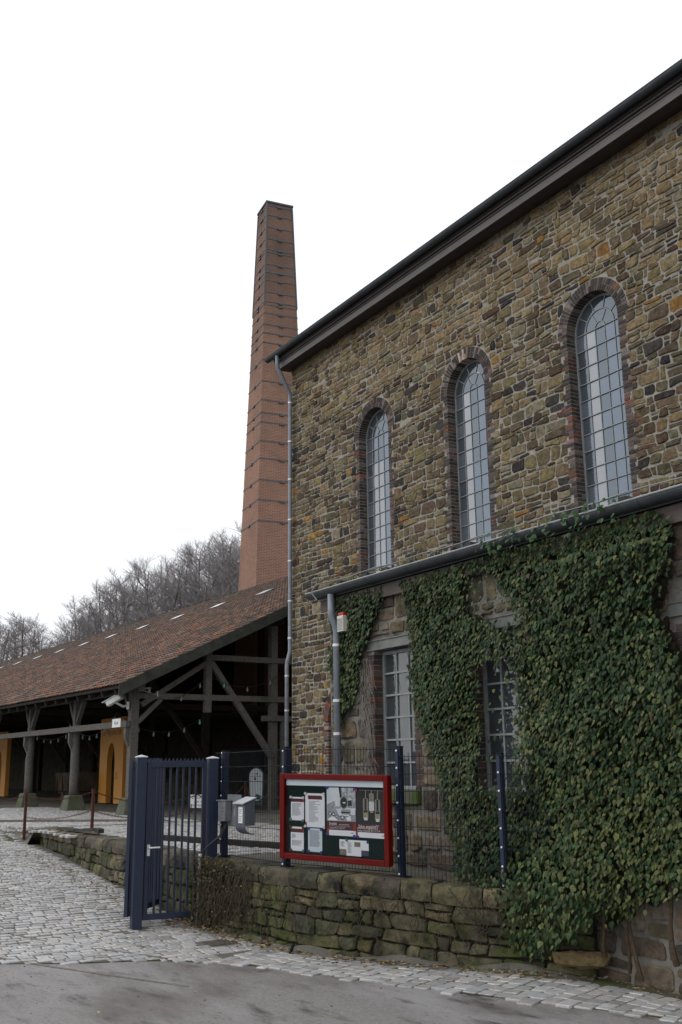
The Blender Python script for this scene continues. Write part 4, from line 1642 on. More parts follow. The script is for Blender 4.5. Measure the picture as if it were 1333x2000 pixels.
gable('gable_tie', (.7, 3.3), (16, 3.3), .17, .16)
gable('collar', (3.0, 4.5), (12, 4.5), .17, .15)
gable('king_post', (3.1, 2.86), (3.1, 4.74), .2, .18)
gable('gable_strut', (1.0, 3.05), (3.02, 4.32), .15, .14)
gable('gable_brace', (3.2, 4.35), (5.33, 1.55), .17, .15)
gable('lower_tie', (5.0, 2.72), (9.8, 2.72), .17, .22)
gable('knee_brace', (.9, 2.55), (1.6, 3.22), .12, .12)
gable('side_post', (5.72, 0), (5.72, 2.65), .14, .16)
q = MB()
q.prism([S(2, 11.5, 0), S(2, 23.5, 0), S(2, 23.5, 5.2), S(2, 12.8, 3.6)], SD * 74)
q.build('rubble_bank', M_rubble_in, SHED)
q = MB()
q.prism([S(SLEN - 2, 0.5, 0), S(SLEN - 2, 24, 0), S(SLEN - 2, 24, 3.3), S(SLEN - 2, .5, 3.3)], SD * .2)
q.build('end_wall', M_woodd, SHED)
q = MB()
q.prism([S(.5, 23.9, 0), S(SLEN - 2.2, 23.9, 0), S(SLEN - 2.2, 23.9, 3.3), S(.5, 23.9, 3.3)], SN * .2)
q.build('back_wall', M_woodd, SHED)
# heaps of stone stored inside
rb_ = R(62)
for (a_, b_, w_, h_) in ((9.0, 6.5, 2.0, 1.6), (13.5, 7.5, 2.6, 1.9), (5.0, 8.5, 2.4, 1.7)):
    q = MB()
    vs_, fs = [], []
    for k in range(5):
        for i in range(12):
            t_ = 2 * PI * i / 12
            rr = w_ * (1 - k / 4.3) * rb_.uniform(.85, 1.12)
            vs_.append(S(a_ + rr * math.cos(t_), b_ + rr * .8 * math.sin(t_), h_ * k / 4 * rb_.uniform(.9, 1.05)))
    for k in range(4):
        for i in range(12):
            fs.append((k * 12 + i, k * 12 + (i + 1) % 12, (k + 1) * 12 + (i + 1) % 12, (k + 1) * 12 + i))
    fs.append(tuple(range(48, 60)))
    q.add(vs_, fs)
    tag(q.build('rubble_heap', M_rubble_in), {9.0: 'dark heap of rubble inside the shed behind the amber portal', 13.5: 'broad dark rubble heap deep in the shed, at left', 5.0: 'dark rubble heap inside the shed behind the small gate'}[a_], 'rubble', 'heaps of rubble stored in the shed')

# ------------------------------------------------------------------ things on and in the shed
def surveillance(base, aim, label, s=1.0):
    b_ = Vector(base)
    d = Vector(aim).normalized()
    t_ = thing('security_camera', base, label, 'camera')
    c = b_ + Vector((0, -.26 * s, .1 * s))
    sd_ = d.cross(Vector((0, 0, 1))).normalized()
    u_ = sd_.cross(d).normalized()
    q = MB()
    q.ob(c - d * .16 * s - sd_ * .055 * s - u_ * .05 * s, d * .34 * s, sd_ * .11 * s, u_ * .1 * s)
    H_ = q.build('housing', M_camw, t_, bev=.012)
    q = MB()
    q.ob(c - d * .17 * s - sd_ * .065 * s + u_ * .053 * s, d * .42 * s, sd_ * .13 * s, u_ * .012 * s)
    q.build('sunshield', M_camw, t_)
    q = MB()
    q.ob(c + d * .181 * s - sd_ * .042 * s - u_ * .038 * s, d * .006, sd_ * .084 * s, u_ * .076 * s)
    q.build('lens_window', M_black, H_)
    q = MB()
    q.tube([b_, b_ + Vector((0, -.1 * s, -.02 * s)), c - u_ * .055 * s], .022 * s, 8)
    q.ob(b_ + Vector((-.05 * s, -.015, -.07 * s)), (.1 * s, 0, 0), (0, .03, 0), (0, 0, .14 * s))
    q.build('bracket', M_camw, t_)
    return t_


surveillance(tuple(S(.85, .62, 3.02)), (-.75, -.55, -.42), 'white security camera tilted down on the shed corner post, left one', 1.5)
surveillance(tuple(S(.72, 1.45, 3.36)), (.85, -.45, -.12), 'small boxy security camera on the gable tie beam', 1.1)

q = MB()
p = S(1.55, .52, 2.42)
q.ob(S(1.75, .525, 2.43), SD * -.62, SN * .008, Vector((0, 0, .24)))
BS = tag(q.build('beam_sign', M_white), 'small white name board on the shed rail by the corner post', 'sign')
lettering('Rigole', .13, M_greyink, BS, tuple(S(1.44, .521, 2.55)), tuple(-SD), tuple(-SN), .3)

# string of festoon lights
def festoon(label, spans, bulbs_per, seed):
    r = R(seed)
    t_ = thing('string_lights', tuple(spans[0][0]), label, 'string lights', 'festoon lights in the shed')
    for (p0, p1, sag, nb) in spans:
        p0, p1 = Vector(p0), Vector(p1)
        N = 14
        pts_ = [p0.lerp(p1, k / N) - Vector((0, 0, sag * 4 * (k / N) * (1 - k / N))) for k in range(N + 1)]
        q = MB()
        q.tube(pts_, .009, 5)
        q.build('cable', M_black, t_)
        for k in range(nb):
            f = (k + .5) / nb
            p_ = p0.lerp(p1, f) - Vector((0, 0, sag * 4 * f * (1 - f)))
            q = MB()
            q.tube([p_, p_ - Vector((0, 0, .05)), p_ - Vector((0, 0, .09)), p_ - Vector((0, 0, .13)), p_ - Vector((0, 0, .15))], [.018, .02, .036, .03, .008], 8)
            c_ = r.random()
            q.build('bulb', M_bulbg if c_ < .14 else (M_bulbr if c_ < .28 else M_bulb), t_, smooth=True)


festoon('festoon lights hanging across the open shed gable', [(S(.68, 1.9, 3.2), S(.68, 3.1, 4.0), .12, 2), (S(.68, 3.2, 3.9), S(.68, 5.6, 4.1), .35, 3)], 3, 71)
festoon('festoon lights looping below the king post', [(S(.75, 3.1, 2.82), S(2.6, 1.0, 2.9), .55, 6), (S(2.6, 1.0, 2.9), S(7.5, 1.2, 2.9), .6, 7)], 6, 72)
festoon('festoon lights hanging deeper behind the long rail', [(S(7.5, 1.6, 2.75), S(13.0, 1.6, 2.8), .45, 7)], 6, 73)


# amber portal panels
def portal(x0, x1, y, label, lead=None):
    t_ = thing('portal_panel', ((x0 + x1) / 2, y, 0), label, 'display panel', 'amber portal panels in the shed')
    c = (x0 + x1) / 2 - .02
    hwp = (x1 - x0) * .165
    zt, zs = 3.15, 1.45
    N = 16
    arc = [(c + hwp * math.cos(PI * k / N), zs + .78 * math.sin(PI * k / N)) for k in range(N + 1)]     # right to left, tall arch
    q = MB()
    th = .2
    # left and right leg, and spandrels as strips above the arch
    q.box(x0, c - hwp, y, y + th, 0.03, zs)
    q.box(c + hwp, x1, y, y + th, 0.03, zs)
    q.box(x0, c - hwp - .0005, y + .0005, y + th, zs, zt)
    q.box(c + hwp + .0005, x1, y + .0005, y + th, zs, zt)
    for (ax, az), (bx, bz) in zip(arc, arc[1:]):
        q.prism([(ax, y + .0005, az), (ax, y + .0005, zt), (bx, y + .0005, zt), (bx, y + .0005, bz)], (0, th, 0))
    q.build('panel', M_yellow, t_)
    if lead:
        lettering(lead, .36, M_brownprint, t_, (c + .02, y - .006, 2.62), (1, 0, 0), (0, -1, 0), (x1 - x0) * .82)
        for k in range(5):
            q = MB()
            q.box(c + hwp + .12, c + hwp + .42 - .05 * (k % 3), y - .004, y - .002, 1.12 - .055 * k, 1.145 - .055 * k)
            q.build('print_line', M_brownprint, t_)
    return t_


portal(-15.67, -13.1, .1, 'amber arched portal panel with dark lettering inside the shed', 'Der Weg in die Tiefe')
portal(-31.6, -29.0, -.1, 'amber portal panel cut off by the left picture edge')

# mine tub standing in the dark
MT = thing('mine_tub', (-16.5, -.6, 0), 'old wooden mine tub on small wheels in the dark shed', 'mine cart')
q = MB()
q.prism([(-18.3, -.7, .45), (-16.0, -.7, .45), (-15.9, -.8, 1.15), (-18.4, -.8, 1.15)], (0, 1.0, 0))
q.build('tub', M_rubble_in, MT, bev=.02)
q = MB()
q.box(-18.5, -15.8, -.6, .1, .33, .44)
q.build('underframe', M_woodd, MT)
for x in (-17.8, -16.5):
    for y in (-.62, .12):
        q = MB()
        q.tube([(x, y - .03, .2), (x, y + .03, .2)], .2, 14)
        q.build('wheel', M_rust, MT)
for k in range(4):
    q = MB()
    q.box(-18.2 + k * .7, -18.14 + k * .7, -.79, -.74, .46, 1.14)
    q.build('rib', M_rust, MT)

# tombstone-shaped information board behind the fence
TX, TY = -5.65, 1.75
IB = thing('arched_sign', (TX, TY, 0), 'round-topped pale sign with an arrow, standing under the shed gable', 'sign')
nrm = Vector((math.cos(math.radians(-55)), math.sin(math.radians(-55)), 0))
sd_ = Vector((-nrm.y, nrm.x, 0))


def tomb(hw, z0, zs, off, th, m_, nm, par_):
    N = 14
    pts_ = [Vector((TX, TY, 0)) + sd_ * hw + Vector((0, 0, z0))]
    for k in range(N + 1):
        pts_.append(Vector((TX, TY, 0)) + sd_ * hw * 1.12 * math.cos(PI * k / N) + Vector((0, 0, zs + hw * 1.12 * math.sin(PI * k / N))))
    pts_.append(Vector((TX, TY, 0)) - sd_ * hw + Vector((0, 0, z0)))
    q = MB()
    q.prism([p_ + nrm * off for p_ in pts_], nrm * th)
    return q.build(nm, m_, par_)


tomb(.235, .12, 1.0, -.06, .06, M_teals, 'backing', IB)
BD = tomb(.205, .26, 1.0, .001, .012, M_signw, 'board', IB)
c0 = Vector((TX, TY, 0)) + nrm * .016
q = MB()
q.ob(c0 - sd_ * .075 + Vector((0, 0, 1.06)), sd_ * .14, nrm * .002, Vector((0, 0, .014)))
q.ob(c0 + sd_ * .075 + Vector((0, 0, 1.066)), (sd_ * -.05 + Vector((0, 0, .045))), nrm * .002, Vector((0, 0, -.018)))
q.ob(c0 + sd_ * .075 + Vector((0, 0, 1.066)), (sd_ * -.05 - Vector((0, 0, .045))), nrm * .002, Vector((0, 0, .018)))
q.build('arrow', M_ink, BD)
q = MB()
q.ob(c0 - sd_ * .2 + Vector((0, 0, .985)), sd_ * .4, nrm * .002, Vector((0, 0, .012)))
q.ob(c0 - sd_ * .06 + Vector((0, 0, .88)), sd_ * .07, nrm * .002, Vector((0, 0, .045)))
q.ob(c0 - sd_ * .06 + Vector((0, 0, .93)), sd_ * .05, nrm * .002, Vector((0, 0, .03)))
q.build('print_line', M_ink, BD)
q = MB()
q.prism([c0 - sd_ * .13 + Vector((0, 0, .29)), c0 + sd_ * .16 + Vector((0, 0, .29)), c0 + sd_ * .16 + Vector((0, 0, .42)), c0 + sd_ * .02 + Vector((0, 0, .46))], nrm * .002)
q.build('painted_field', M_teals, BD)
q = MB()
for s in (-1, 1):
    q.bar(Vector((TX, TY, 0)) + sd_ * s * .2 - nrm * .03, Vector((TX, TY, .3)) + sd_ * s * .2 - nrm * .03, .04, .04)
q.build('leg', M_teals, IB)


# rusty posts and chains
def chain_post(x, y, z, h, label):
    q = MB()
    q.box(x - .028, x + .028, y - .028, y + .028, z - .05, z + h)
    q.box(x - .034, x + .034, y - .034, y + .034, z + h, z + h + .012)
    q.tube([(x + .03, y, z + h - .06), (x + .05, y - .01, z + h - .07), (x + .05, y - .01, z + h - .1), (x + .03, y, z + h - .11)], .007, 5)
    return tag(q.build('chain_post', M_rust), label, 'post', 'rusty chain posts')


def chain(p0, p1, sag, label):
    """linked chain: alternating flat links along a catenary"""
    p0, p1 = Vector(p0), Vector(p1)
    L_ = (p1 - p0).length
    n = max(8, int(L_ / .055))
    q = MB()
    P_ = lambda f: p0.lerp(p1, f) - Vector((0, 0, sag * 4 * f * (1 - f)))
    for k in range(n):
        a_, b_ = P_(k / n), P_((k + 1.25) / n)
        d = (b_ - a_).normalized()
        s_ = d.cross(Vector((0, 0, 1))).normalized()
        u_ = s_.cross(d) if k % 2 else s_
        m_ = (a_ + b_) / 2
        hl_ = (b_ - a_).length / 2
        loop = [m_ + d * hl_ * math.cos(t_) + u_ * .017 * math.sin(t_) for t_ in [2 * PI * i / 6 for i in range(6)]]
        q.tube(loop + [loop[0]], .006, 4, cap=False)
    return tag(q.build('chain', M_rust), label, 'chain', 'rusty barrier chains')


A_ = (.15, -6.94)
B_ = (1.75, -5.95)
zA, zB = H(A_[0], A_[1]) if A_[0] < .5 else -.12, 0.0
ZA = -.17
chain_post(A_[0], A_[1], ZA, .92, 'rusty chain post in the paving left of the low wall')
chain_post(B_[0], B_[1], 0, .84, 'rusty chain post standing behind the low wall')
C_ = (-3.6, .35)
chain_post(C_[0], C_[1], 0, .86, 'short rusty chain post beside the arched sign')
chain((A_[0], A_[1], ZA + .88), (B_[0], B_[1], .8), .12, 'upper rusty chain between the two paving posts')
chain((A_[0], A_[1], ZA + .42), (B_[0], B_[1], .42), .1, 'lower rusty chain between the two paving posts')
chain((B_[0], B_[1], .8), (-.3, -2.6, .62), .22, 'upper rusty chain running from the wall post towards the gate')
chain((B_[0], B_[1], .4), (-.3, -2.6, .3), .2, 'lower rusty chain running from the wall post towards the gate')
chain((A_[0], A_[1], ZA + .88), (-1.9, -9.4, .72), .2, 'rusty chain leaving the picture to the left')
chain((-.3, -2.6, .62), (C_[0], C_[1], .8), .3, 'upper rusty chain behind the small gate')
chain((C_[0], C_[1], .8), (-.6, -.6, .55), .3, 'rusty chain hanging in front of the arched sign')

# admission sign hanging at the chain
SG = thing('admission_sign', (-3.8, -1.0, .15), 'white admission sign behind the small gate bars', 'sign')
ga, gn = Vector((.69, .72, 0)), Vector((.72, -.69, 0))
go = Vector((-4.0, -1.2, .17))
q = MB()
q.ob(go, ga * .62, gn * .012, Vector((0, 0, .36)))
SP = q.build('plate', M_white, SG)
q = MB()
q.ob(go - ga * .008 - Vector((0, 0, .008)) + gn * .002, ga * .636, gn * .008, Vector((0, 0, .376)))
q.build('rim', M_rust, SG)
for body, zc, sz, wd in (('ZUGANG', .285, .12, .5), ('nur mit', .175, .1, .34), ('Eintrittskarte', .07, .1, .54)):
    lettering(body, sz, M_ink, SP, tuple(go + ga * .31 + gn * .014 + Vector((0, 0, zc))), tuple(ga), tuple(gn), wd)
q = MB()
q.tube([go + ga * .1 + Vector((0, 0, .36)), go + ga * .1 + Vector((0, 0, .5))], .006, 5)
q.tube([go + ga * .5 + Vector((0, 0, .36)), go + ga * .5 + Vector((0, 0, .5))], .006, 5)
q.tube([go + ga * .05 + Vector((0, 0, -.12)), go + ga * .05 + Vector((0, 0, .1))], .02, 5)
q.tube([go + ga * .57 + Vector((0, 0, -.12)), go + ga * .57 + Vector((0, 0, .1))], .02, 5)
q.build('hanger', M_rust, SG)

# weathered timbers lying in the courtyard
def timber(p0, p1, w_, h_, label, m_=M_rust):
    q = MB()
    q.bar(p0, p1, w_, h_)
    tag(q.build('timber', m_, bev=.015), label, 'timber')


timber((5.2, -6.25, .06), (9.2, -5.35, .06), .12, .1, 'long dark timber lying behind the small gate', M_woodd)
rd = R(77)
q = MB()
pts_ = [(1.9, -6.7, .06), (2.3, -6.62, .09), (2.8, -6.6, .07), (3.3, -6.58, .1), (3.75, -6.52, .12), (3.95, -6.5, .1)]
for k_ in range(len(pts_) - 1):
    q.bar(pts_[k_], pts_[k_ + 1], .12 + .03 * (k_ % 2), .03 + .012 * k_)
tag(q.build('driftwood', M_barge), 'weathered flat log lying on the low wall', 'log')

# ================================================================== LOW COURT WALL AND FRONT WALL
def path_fn(pts):
    lens = [math.dist(a, b) for a, b in zip(pts, pts[1:])]
    tot = sum(lens)

    def f(u):
        u = max(0, min(tot - 1e-6, u))
        for (a, b), l in zip(zip(pts, pts[1:]), lens):
            if u <= l:
                t_ = u / l
                d = ((b[0] - a[0]) / l, (b[1] - a[1]) / l)
                return (a[0] + (b[0] - a[0]) * t_, a[1] + (b[1] - a[1]) * t_), d
            u -= l
    return f, tot


def smooth_path(pts, n=6):
    out_ = []
    P_ = [pts[0]] + list(pts) + [pts[-1]]
    for i in range(1, len(P_) - 2):
        p0, p1, p2, p3 = P_[i - 1], P_[i], P_[i + 1], P_[i + 2]
        for k in range(n):
            t_ = k / n
            out_.append(tuple(.5 * ((2 * p1[j]) + (-p0[j] + p2[j]) * t_ + (2 * p0[j] - 5 * p1[j] + 4 * p2[j] - p3[j]) * t_ * t_ + (-p0[j] + 3 * p1[j] - 3 * p2[j] + p3[j]) * t_ ** 3) for j in range(2)))
    out_.append(pts[-1])
    return out_


def retaining_wall(name, label, pts, ztop, zbot, seed, hr, wr, pal, limit, capw, batter=.1, capmat=None):
    r = R(seed)
    f, tot = path_fn(pts)

    def P_(u, z, d):
        (x, y), (dx, dy) = f(u)
        nx_, ny_ = dy, -dx            # outward: right of travel
        k = (ztop(u) - z) * batter
        d2 = d + k - batter * .9
        return (x + nx_ * d2, y + ny_ * d2, z)
    root = thing(name, (*f(tot / 2)[0], GZ), label, 'wall')
    core = MB()
    N = 40
    prof_ = []
    for i in range(N + 1):
        u = tot * i / N
        prof_.append([P_(u, zbot(u) - .2, -.03), P_(u, ztop(u) - .03, -.03), P_(u, ztop(u) - .03, -.42), P_(u, zbot(u) - .2, -.42)])
    for i in range(N):
        core.add(prof_[i] + prof_[i + 1], [(0, 4, 5, 1), (1, 5, 6, 2), (2, 6, 7, 3)])
    for e, k in ((0, 0), (N, 1)):
        core.add(prof_[e], [(0, 1, 2, 3)])
    CO = core.build('core', M_joint, root)
    caph = .2
    zmin = min(zbot(tot * i / 20) for i in range(21))
    zt_ = max(ztop(tot * i / 20) for i in range(21))
    polys_ = rubble(0.0, tot, zmin - .12, -caph - .005, hr, wr, r, None, wob=.03, split=.3, gap=(.004, .012))
    polys_ = [[(u, z + (ztop(u))) for u, z in p] for p in polys_]
    polys_ = [p for p in polys_ if max(z for u, z in p) > zbot(sum(u for u, z in p) / len(p)) - .02]
    lay(polys_, P_, root, M_stone_moss, r, lambda u, z: vary(pick(pal, r), r), (.01, .06), limit)
    # coping stones
    u = 0.0
    while u < tot - .05:
        w_ = min(r.uniform(*capw), tot - u)
        if tot - u - w_ < .25:
            w_ = tot - u
        mb = MB()
        col = vary(pick(pal, r), r, .1)
        n = 4
        zt0 = r.uniform(-.012, .012)
        ov = r.uniform(.02, .055)
        vs_ = []
        for k in range(n + 1):
            uu = u + .008 + (w_ - .016) * k / n
            e = .02 if k in (0, n) else 0
            zt1 = ztop(uu) + zt0
            vs_ += [P_(uu, zt1 - caph + e * .5, ov + r.uniform(-.015, .008) - e), P_(uu, zt1 - .1, ov + .012 + r.uniform(-.015, .015) - e), P_(uu, zt1 - .03, ov + r.uniform(-.012, .006) - e),
                    P_(uu, zt1 - e * .5, ov - .04), P_(uu, zt1 - e * .5, -.44), P_(uu, zt1 - caph, -.44)]
        fs = []
        for k in range(n):
            for m_ in range(6):
                m2 = (m_ + 1) % 6
                fs.append((k * 6 + m_, k * 6 + m2, (k + 1) * 6 + m2, (k + 1) * 6 + m_))
        fs += [tuple(range(6)), tuple(range(n * 6, n * 6 + 6))]
        mb.add(vs_, fs, col)
        mb.build('coping_stone', capmat or M_stone_cap, root)
        u += w_
    return root, P_, f, tot


LPAL = [((.13, .115, .09), 30), ((.1, .09, .075), 30), ((.16, .14, .1), 20), ((.08, .075, .07), 15)]
LOW, P_low, f_low, t_low = retaining_wall('low_court_wall', 'low wall of dark dry stone edging the raised courtyard', [(.4, -6.7), (5.0, -6.93), (9.75, -7.16)],
                                          lambda u: 0.03, lambda u: ramp_z(.4 + u) - .02, 81, (.12, .26), (.18, .42), LPAL, 130, (.3, .62))
FPAL = [((.14, .13, .08), 34), ((.11, .102, .07), 28), ((.165, .142, .092), 14), ((.08, .074, .06), 22), ((.16, .12, .07), 2)]
FRONT_PTS = smooth_path([(9.96, -7.14), (10.3, -7.12), (11.2, -7.09), (12.11, -7.0), (12.96, -6.87), (13.8, -6.46), (14.43, -6.08), (15.14, -5.62), (15.7, -5.3)])
FRONT, P_front, f_front, t_front = retaining_wall('front_retaining_wall', 'mossy stone retaining wall below the wire fence', FRONT_PTS,
                                                  lambda u: .03 - .1 * sm((u - 3.2) / 2.2), lambda u: GZ, 82, (.065, .165), (.16, .52), FPAL, 140, (.35, .8))

# ================================================================== FENCE
FP = [((9.955, -6.786), .035, 1.485), ((11.832, -6.8), .03, 1.5), ((13.535, -6.19), 0, 1.47), ((14.751, -5.657), -.06, 1.367)]
FEND = (15.28, -5.36)
FL = ['wire fence post beside the grey mailbox and small gate', 'wire fence post at the left edge of the notice board', 'wire fence post at the right edge of the notice board', 'wire fence post standing in the ivy']
dirs = []
for i in range(4):
    a = Vector(FP[i][0])
    b = Vector(FP[i + 1][0]) if i < 3 else Vector(FEND)
    dirs.append((b - a).normalized())
for i, ((x, y), z0, z1) in enumerate(FP):
    d = dirs[max(0, i - 1)] + dirs[i]
    d = Vector((d.x, d.y, 0)).normalized()
    n = Vector((d.y, -d.x, 0))
    c = Vector((x, y, 0))
    t_ = thing('fence_post', (x, y, z0), FL[i], 'post', 'wire fence posts')
    q = MB()
    q.ob(c - d * .03 - n * .08 + Vector((0, 0, z0 - .05)), d * .06, n * .08, Vector((0, 0, z1 - z0 + .05)))
    q.build('shaft', M_navy, t_, bev=.004)
    q = MB()
    q.ob(c - d * .033 - n * .083 + Vector((0, 0, z1 + .001)), d * .066, n * .09, Vector((0, 0, .012)))
    q.build('cap', M_navy_dark, t_)
    q = MB()
    q.ob(c - d * .02 + n * .022 + Vector((0, 0, z0 + .01)), d * .04, n * .006, Vector((0, 0, z1 - z0 - .03)))
    q.build('clamp_bar', M_navy, t_)
    q = MB()
    q.ob(c - d * .07 - n * .11 + Vector((0, 0, z0 - .012)), d * .14, n * .13, Vector((0, 0, .014)))
    q.build('foot_plate', M_navy_dark, t_)
    for k in range(8):
        zz = z0 + .03 + .2 * k
        if zz > z1 - .02:
            break
        q = MB()
        q.tube([c + n * .028 + Vector((0, 0, zz)), c + n * .036 + Vector((0, 0, zz))], .011, 8)
        q.build('bolt', M_bolt, t_)
rod = MB()
rod.tube([(0, 0, 0), (0, 0, 1.44)], .0028, 5)
ROD = rod.mesh('rod')
ROD.materials.append(M_navy_dark)
PANEL = [((9.72, -6.785, .05), (11.832, -6.8, .063), 'wire fence panel between the gate and the notice board'), ((11.832, -6.8, .063), (13.535, -6.19, .035), 'wire fence panel behind the red notice board'),
         ((13.535, -6.19, -.05), (14.751, -5.657, -.062), 'wire fence panel in front of the annex window'), ((14.751, -5.657, -.062), (15.28, -5.36, -.07), 'short wire fence panel running into the ivy')]
for (p0, p1, lab) in PANEL:
    p0, p1 = Vector(p0), Vector(p1)
    d = p1 - p0
    n = Vector((d.y, -d.x, 0)).normalized()
    t_ = thing('wire_fence', tuple(p0), lab, 'fence', 'wire fence panels')
    N = int(d.length / .05)
    for k in range(N + 1):
        shared('upright_wire', ROD, p0 + d * (k / N) + n * .012, t_)
    for k in range(8):
        q = MB()
        for off in (.0175, .0065):
            q.tube([p0 + n * off + Vector((0, 0, .01 + .2 * k)), p1 + n * off + Vector((0, 0, .01 + .2 * k))], .0042, 6)
        q.build('cross_wire', M_navy_dark, t_)

# ================================================================== GATE
GL, GR = Vector((9.728, -7.958, GZ)), Vector((9.863, -6.916, GZ))
gd = (GR - GL)
gd.z = 0
gd.normalize()
gn_ = Vector((gd.y, -gd.x, 0))      # faces +x, towards the road


def gate_post(c, ztop, label, s=.14):
    t_ = thing('gate_post', tuple(c), label, 'gate post', 'navy gate posts')
    q = MB()
    q.ob(c - gd * s / 2 - gn_ * s / 2 - Vector((0, 0, .1)), gd * s, gn_ * s, Vector((0, 0, ztop - c.z + .1)))
    q.build('shaft', M_navy, t_, bev=.006)
    h = s / 2 + .006
    b_ = [Vector((c.x, c.y, ztop + .001)) + gd * h * a + gn_ * h * e for a, e in ((-1, -1), (1, -1), (1, 1), (-1, 1))]
    q = MB()
    q.add(b_ + [v + Vector((0, 0, .012)) for v in b_] + [Vector((c.x, c.y, ztop + .038))],
          [(0, 1, 5, 4), (1, 2, 6, 5), (2, 3, 7, 6), (3, 0, 4, 7), (4, 5, 8), (5, 6, 8), (6, 7, 8), (7, 4, 8), (3, 2, 1, 0)])
    q.build('cap', M_cap, t_)
    return t_


gate_post(GL, 1.41, 'free-standing navy gate post left of the small gate')
gate_post(GR, 1.385, 'navy gate post where the stone wall begins')


def gate_leaf(name, p0, p1, z0, z1, nb, label, teeth=True, handle=False, bw=.028):
    p0, p1 = Vector(p0), Vector(p1)
    d = (p1 - p0)
    L_ = d.length
    d.normalize()
    n = Vector((d.y, -d.x, 0))
    up = Vector((0, 0, 1))
    t_ = thing(name, tuple(p0), label, 'gate')

    def bx(s0, s1, za, zb, th, nm, off=0.0):
        q = MB()
        q.ob(p0 + d * s0 - n * (th / 2 - off) + up * (za - p0.z), d * (s1 - s0), n * th, up * (zb - za))
        return q.build(nm, M_navy, t_, bev=.003)
    bx(0, .06, z0, z1, .05, 'stile')
    bx(L_ - .06, L_, z0, z1, .05, 'stile')
    bx(.061, L_ - .061, z0, z0 + .08, .05, 'bottom_rail')
    bx(.061, L_ - .061, z1 - .08, z1, .05, 'top_rail')
    for k in range(nb):
        s = .06 + (L_ - .12) * (k + 1) / (nb + 1)
        bx(s - bw / 2, s + bw / 2, z0 + .081, z1 - .081, .028, 'gate_bar')
    if teeth:
        q = MB()
        m_ = int((L_ - .04) / .055)
        for k in range(m_):
            s = .02 + k * .055
            q.prism([p0 + d * s + up * (z1 - p0.z + .001), p0 + d * (s + .05) + up * (z1 - p0.z + .001), p0 + d * (s + .025) + up * (z1 - p0.z + .05)], n * .004)
        tag(q.build('saw_tooth_strip', M_navy, t_), kind='stuff')
    if handle:
        hz = z0 + .95
        bx(.005, .075, hz - .16, hz + .12, .07, 'lock_case')
        q = MB()
        c0_ = p0 + d * .045 + n * .036 + up * (hz - p0.z)
        q.tube([c0_, c0_ + n * .05, c0_ + n * .055 + d * .02, c0_ + n * .055 + d * .15], .013, 8)
        q.ob(c0_ - d * .02 - up * .11, d * .04, n * .006, up * .15)
        q.build('handle', M_alu, t_)
    return t_, d, n


g0 = GL + gd * .09
g1 = GR - gd * .09
gate_leaf('pedestrian_gate', (g0.x, g0.y, GZ), (g1.x, g1.y, GZ), GZ + .12, 1.35, 7, 'small navy bar gate with silver handle between the two posts', True, True)
gate_leaf('driveway_gate_leaf', (9.62, -8.07, GZ), (8.5, -7.14, GZ), GZ + .16, 1.36, 13, 'big navy gate leaf standing open behind the small gate', True, False)

# ================================================================== NOTICE BOARD
bd = Vector((.941, .338, 0)).normalized()
bn = Vector((bd.y, -bd.x, 0))
bo = Vector((11.832, -6.8, 0)) + bn * .1
NB = thing('notice_board', tuple(bo), 'red-framed glazed notice board with posters on the fence', 'notice board')
s0, s1, z0, z1 = .09, 1.79, .13, 1.16
TILT = -.018          # the board hangs slightly out of level


def bp_(s, z, off):
    return bo + bd * s + bn * off + Vector((0, 0, z + (s - .94) * TILT))


def bslab(sa, sb, za, zb, oa, ob_, name, m_, parent=NB, bev=0):
    q = MB()
    v = [bp_(sa, za, oa), bp_(sb, za, oa), bp_(sb, zb, oa), bp_(sa, zb, oa), bp_(sa, za, ob_), bp_(sb, za, ob_), bp_(sb, zb, ob_), bp_(sa, zb, ob_)]
    q.add(v, [(0, 3, 2, 1), (4, 5, 6, 7), (0, 1, 5, 4), (1, 2, 6, 5), (2, 3, 7, 6), (3, 0, 4, 7)])
    return q.build(name, m_, parent, bev=bev)


bslab(s0 + .01, s1 - .01, z0 + .01, z1 - .01, 0, .03, 'backing', M_red)
for args in ((s0, s0 + .075, z0, z1), (s1 - .065, s1, z0, z1), (s0 + .0755, s1 - .0655, z0, z0 + .07), (s0 + .0755, s1 - .0655, z1 - .068, z1)):
    bslab(*args, .031, .1, 'frame_member', M_red, bev=.008)
i0, i1, j0, j1 = s0 + .0755, s1 - .0655, z0 + .07, z1 - .068
FELT = bslab(i0, i1, j0, j1, .0305, .04, 'felt', M_felt)


def fr_(fx, fy):
    return i0 + (i1 - i0) * fx, j1 - (j1 - j0) * fy


def pr(fx0, fx1, fy0, fy1, lay_, m_, name='print', parent=None):
    sa, zb = fr_(fx0, fy0)
    sb, za = fr_(fx1, fy1)
    o_ = .0405 + .0009 * lay_
    return bslab(sa, sb, za, zb, o_, o_ + .0006, name, m_, parent or FELT)


def ppoly(pts_, lay_, m_, parent, name='print'):
    o_ = .0405 + .0009 * lay_
    q = MB()
    q.prism([bp_(*fr_(fx, fy), o_) for fx, fy in pts_], bn * .0005)
    return q.build(name, m_, parent)


def pdisc(fx, fy, rx, ry, lay_, m_, parent, n=16, name='print'):
    return ppoly([(fx + rx * math.cos(2 * PI * k / n), fy + ry * math.sin(2 * PI * k / n)) for k in range(n)], lay_, m_, parent, name)


def magnet(fx, fy, m_):
    s_, z_ = fr_(fx, fy)
    c = bp_(s_, z_, .046)
    q = MB()
    q.tube([c, c + bn * .012], .017, 12)
    q.build('magnet', m_, FELT)


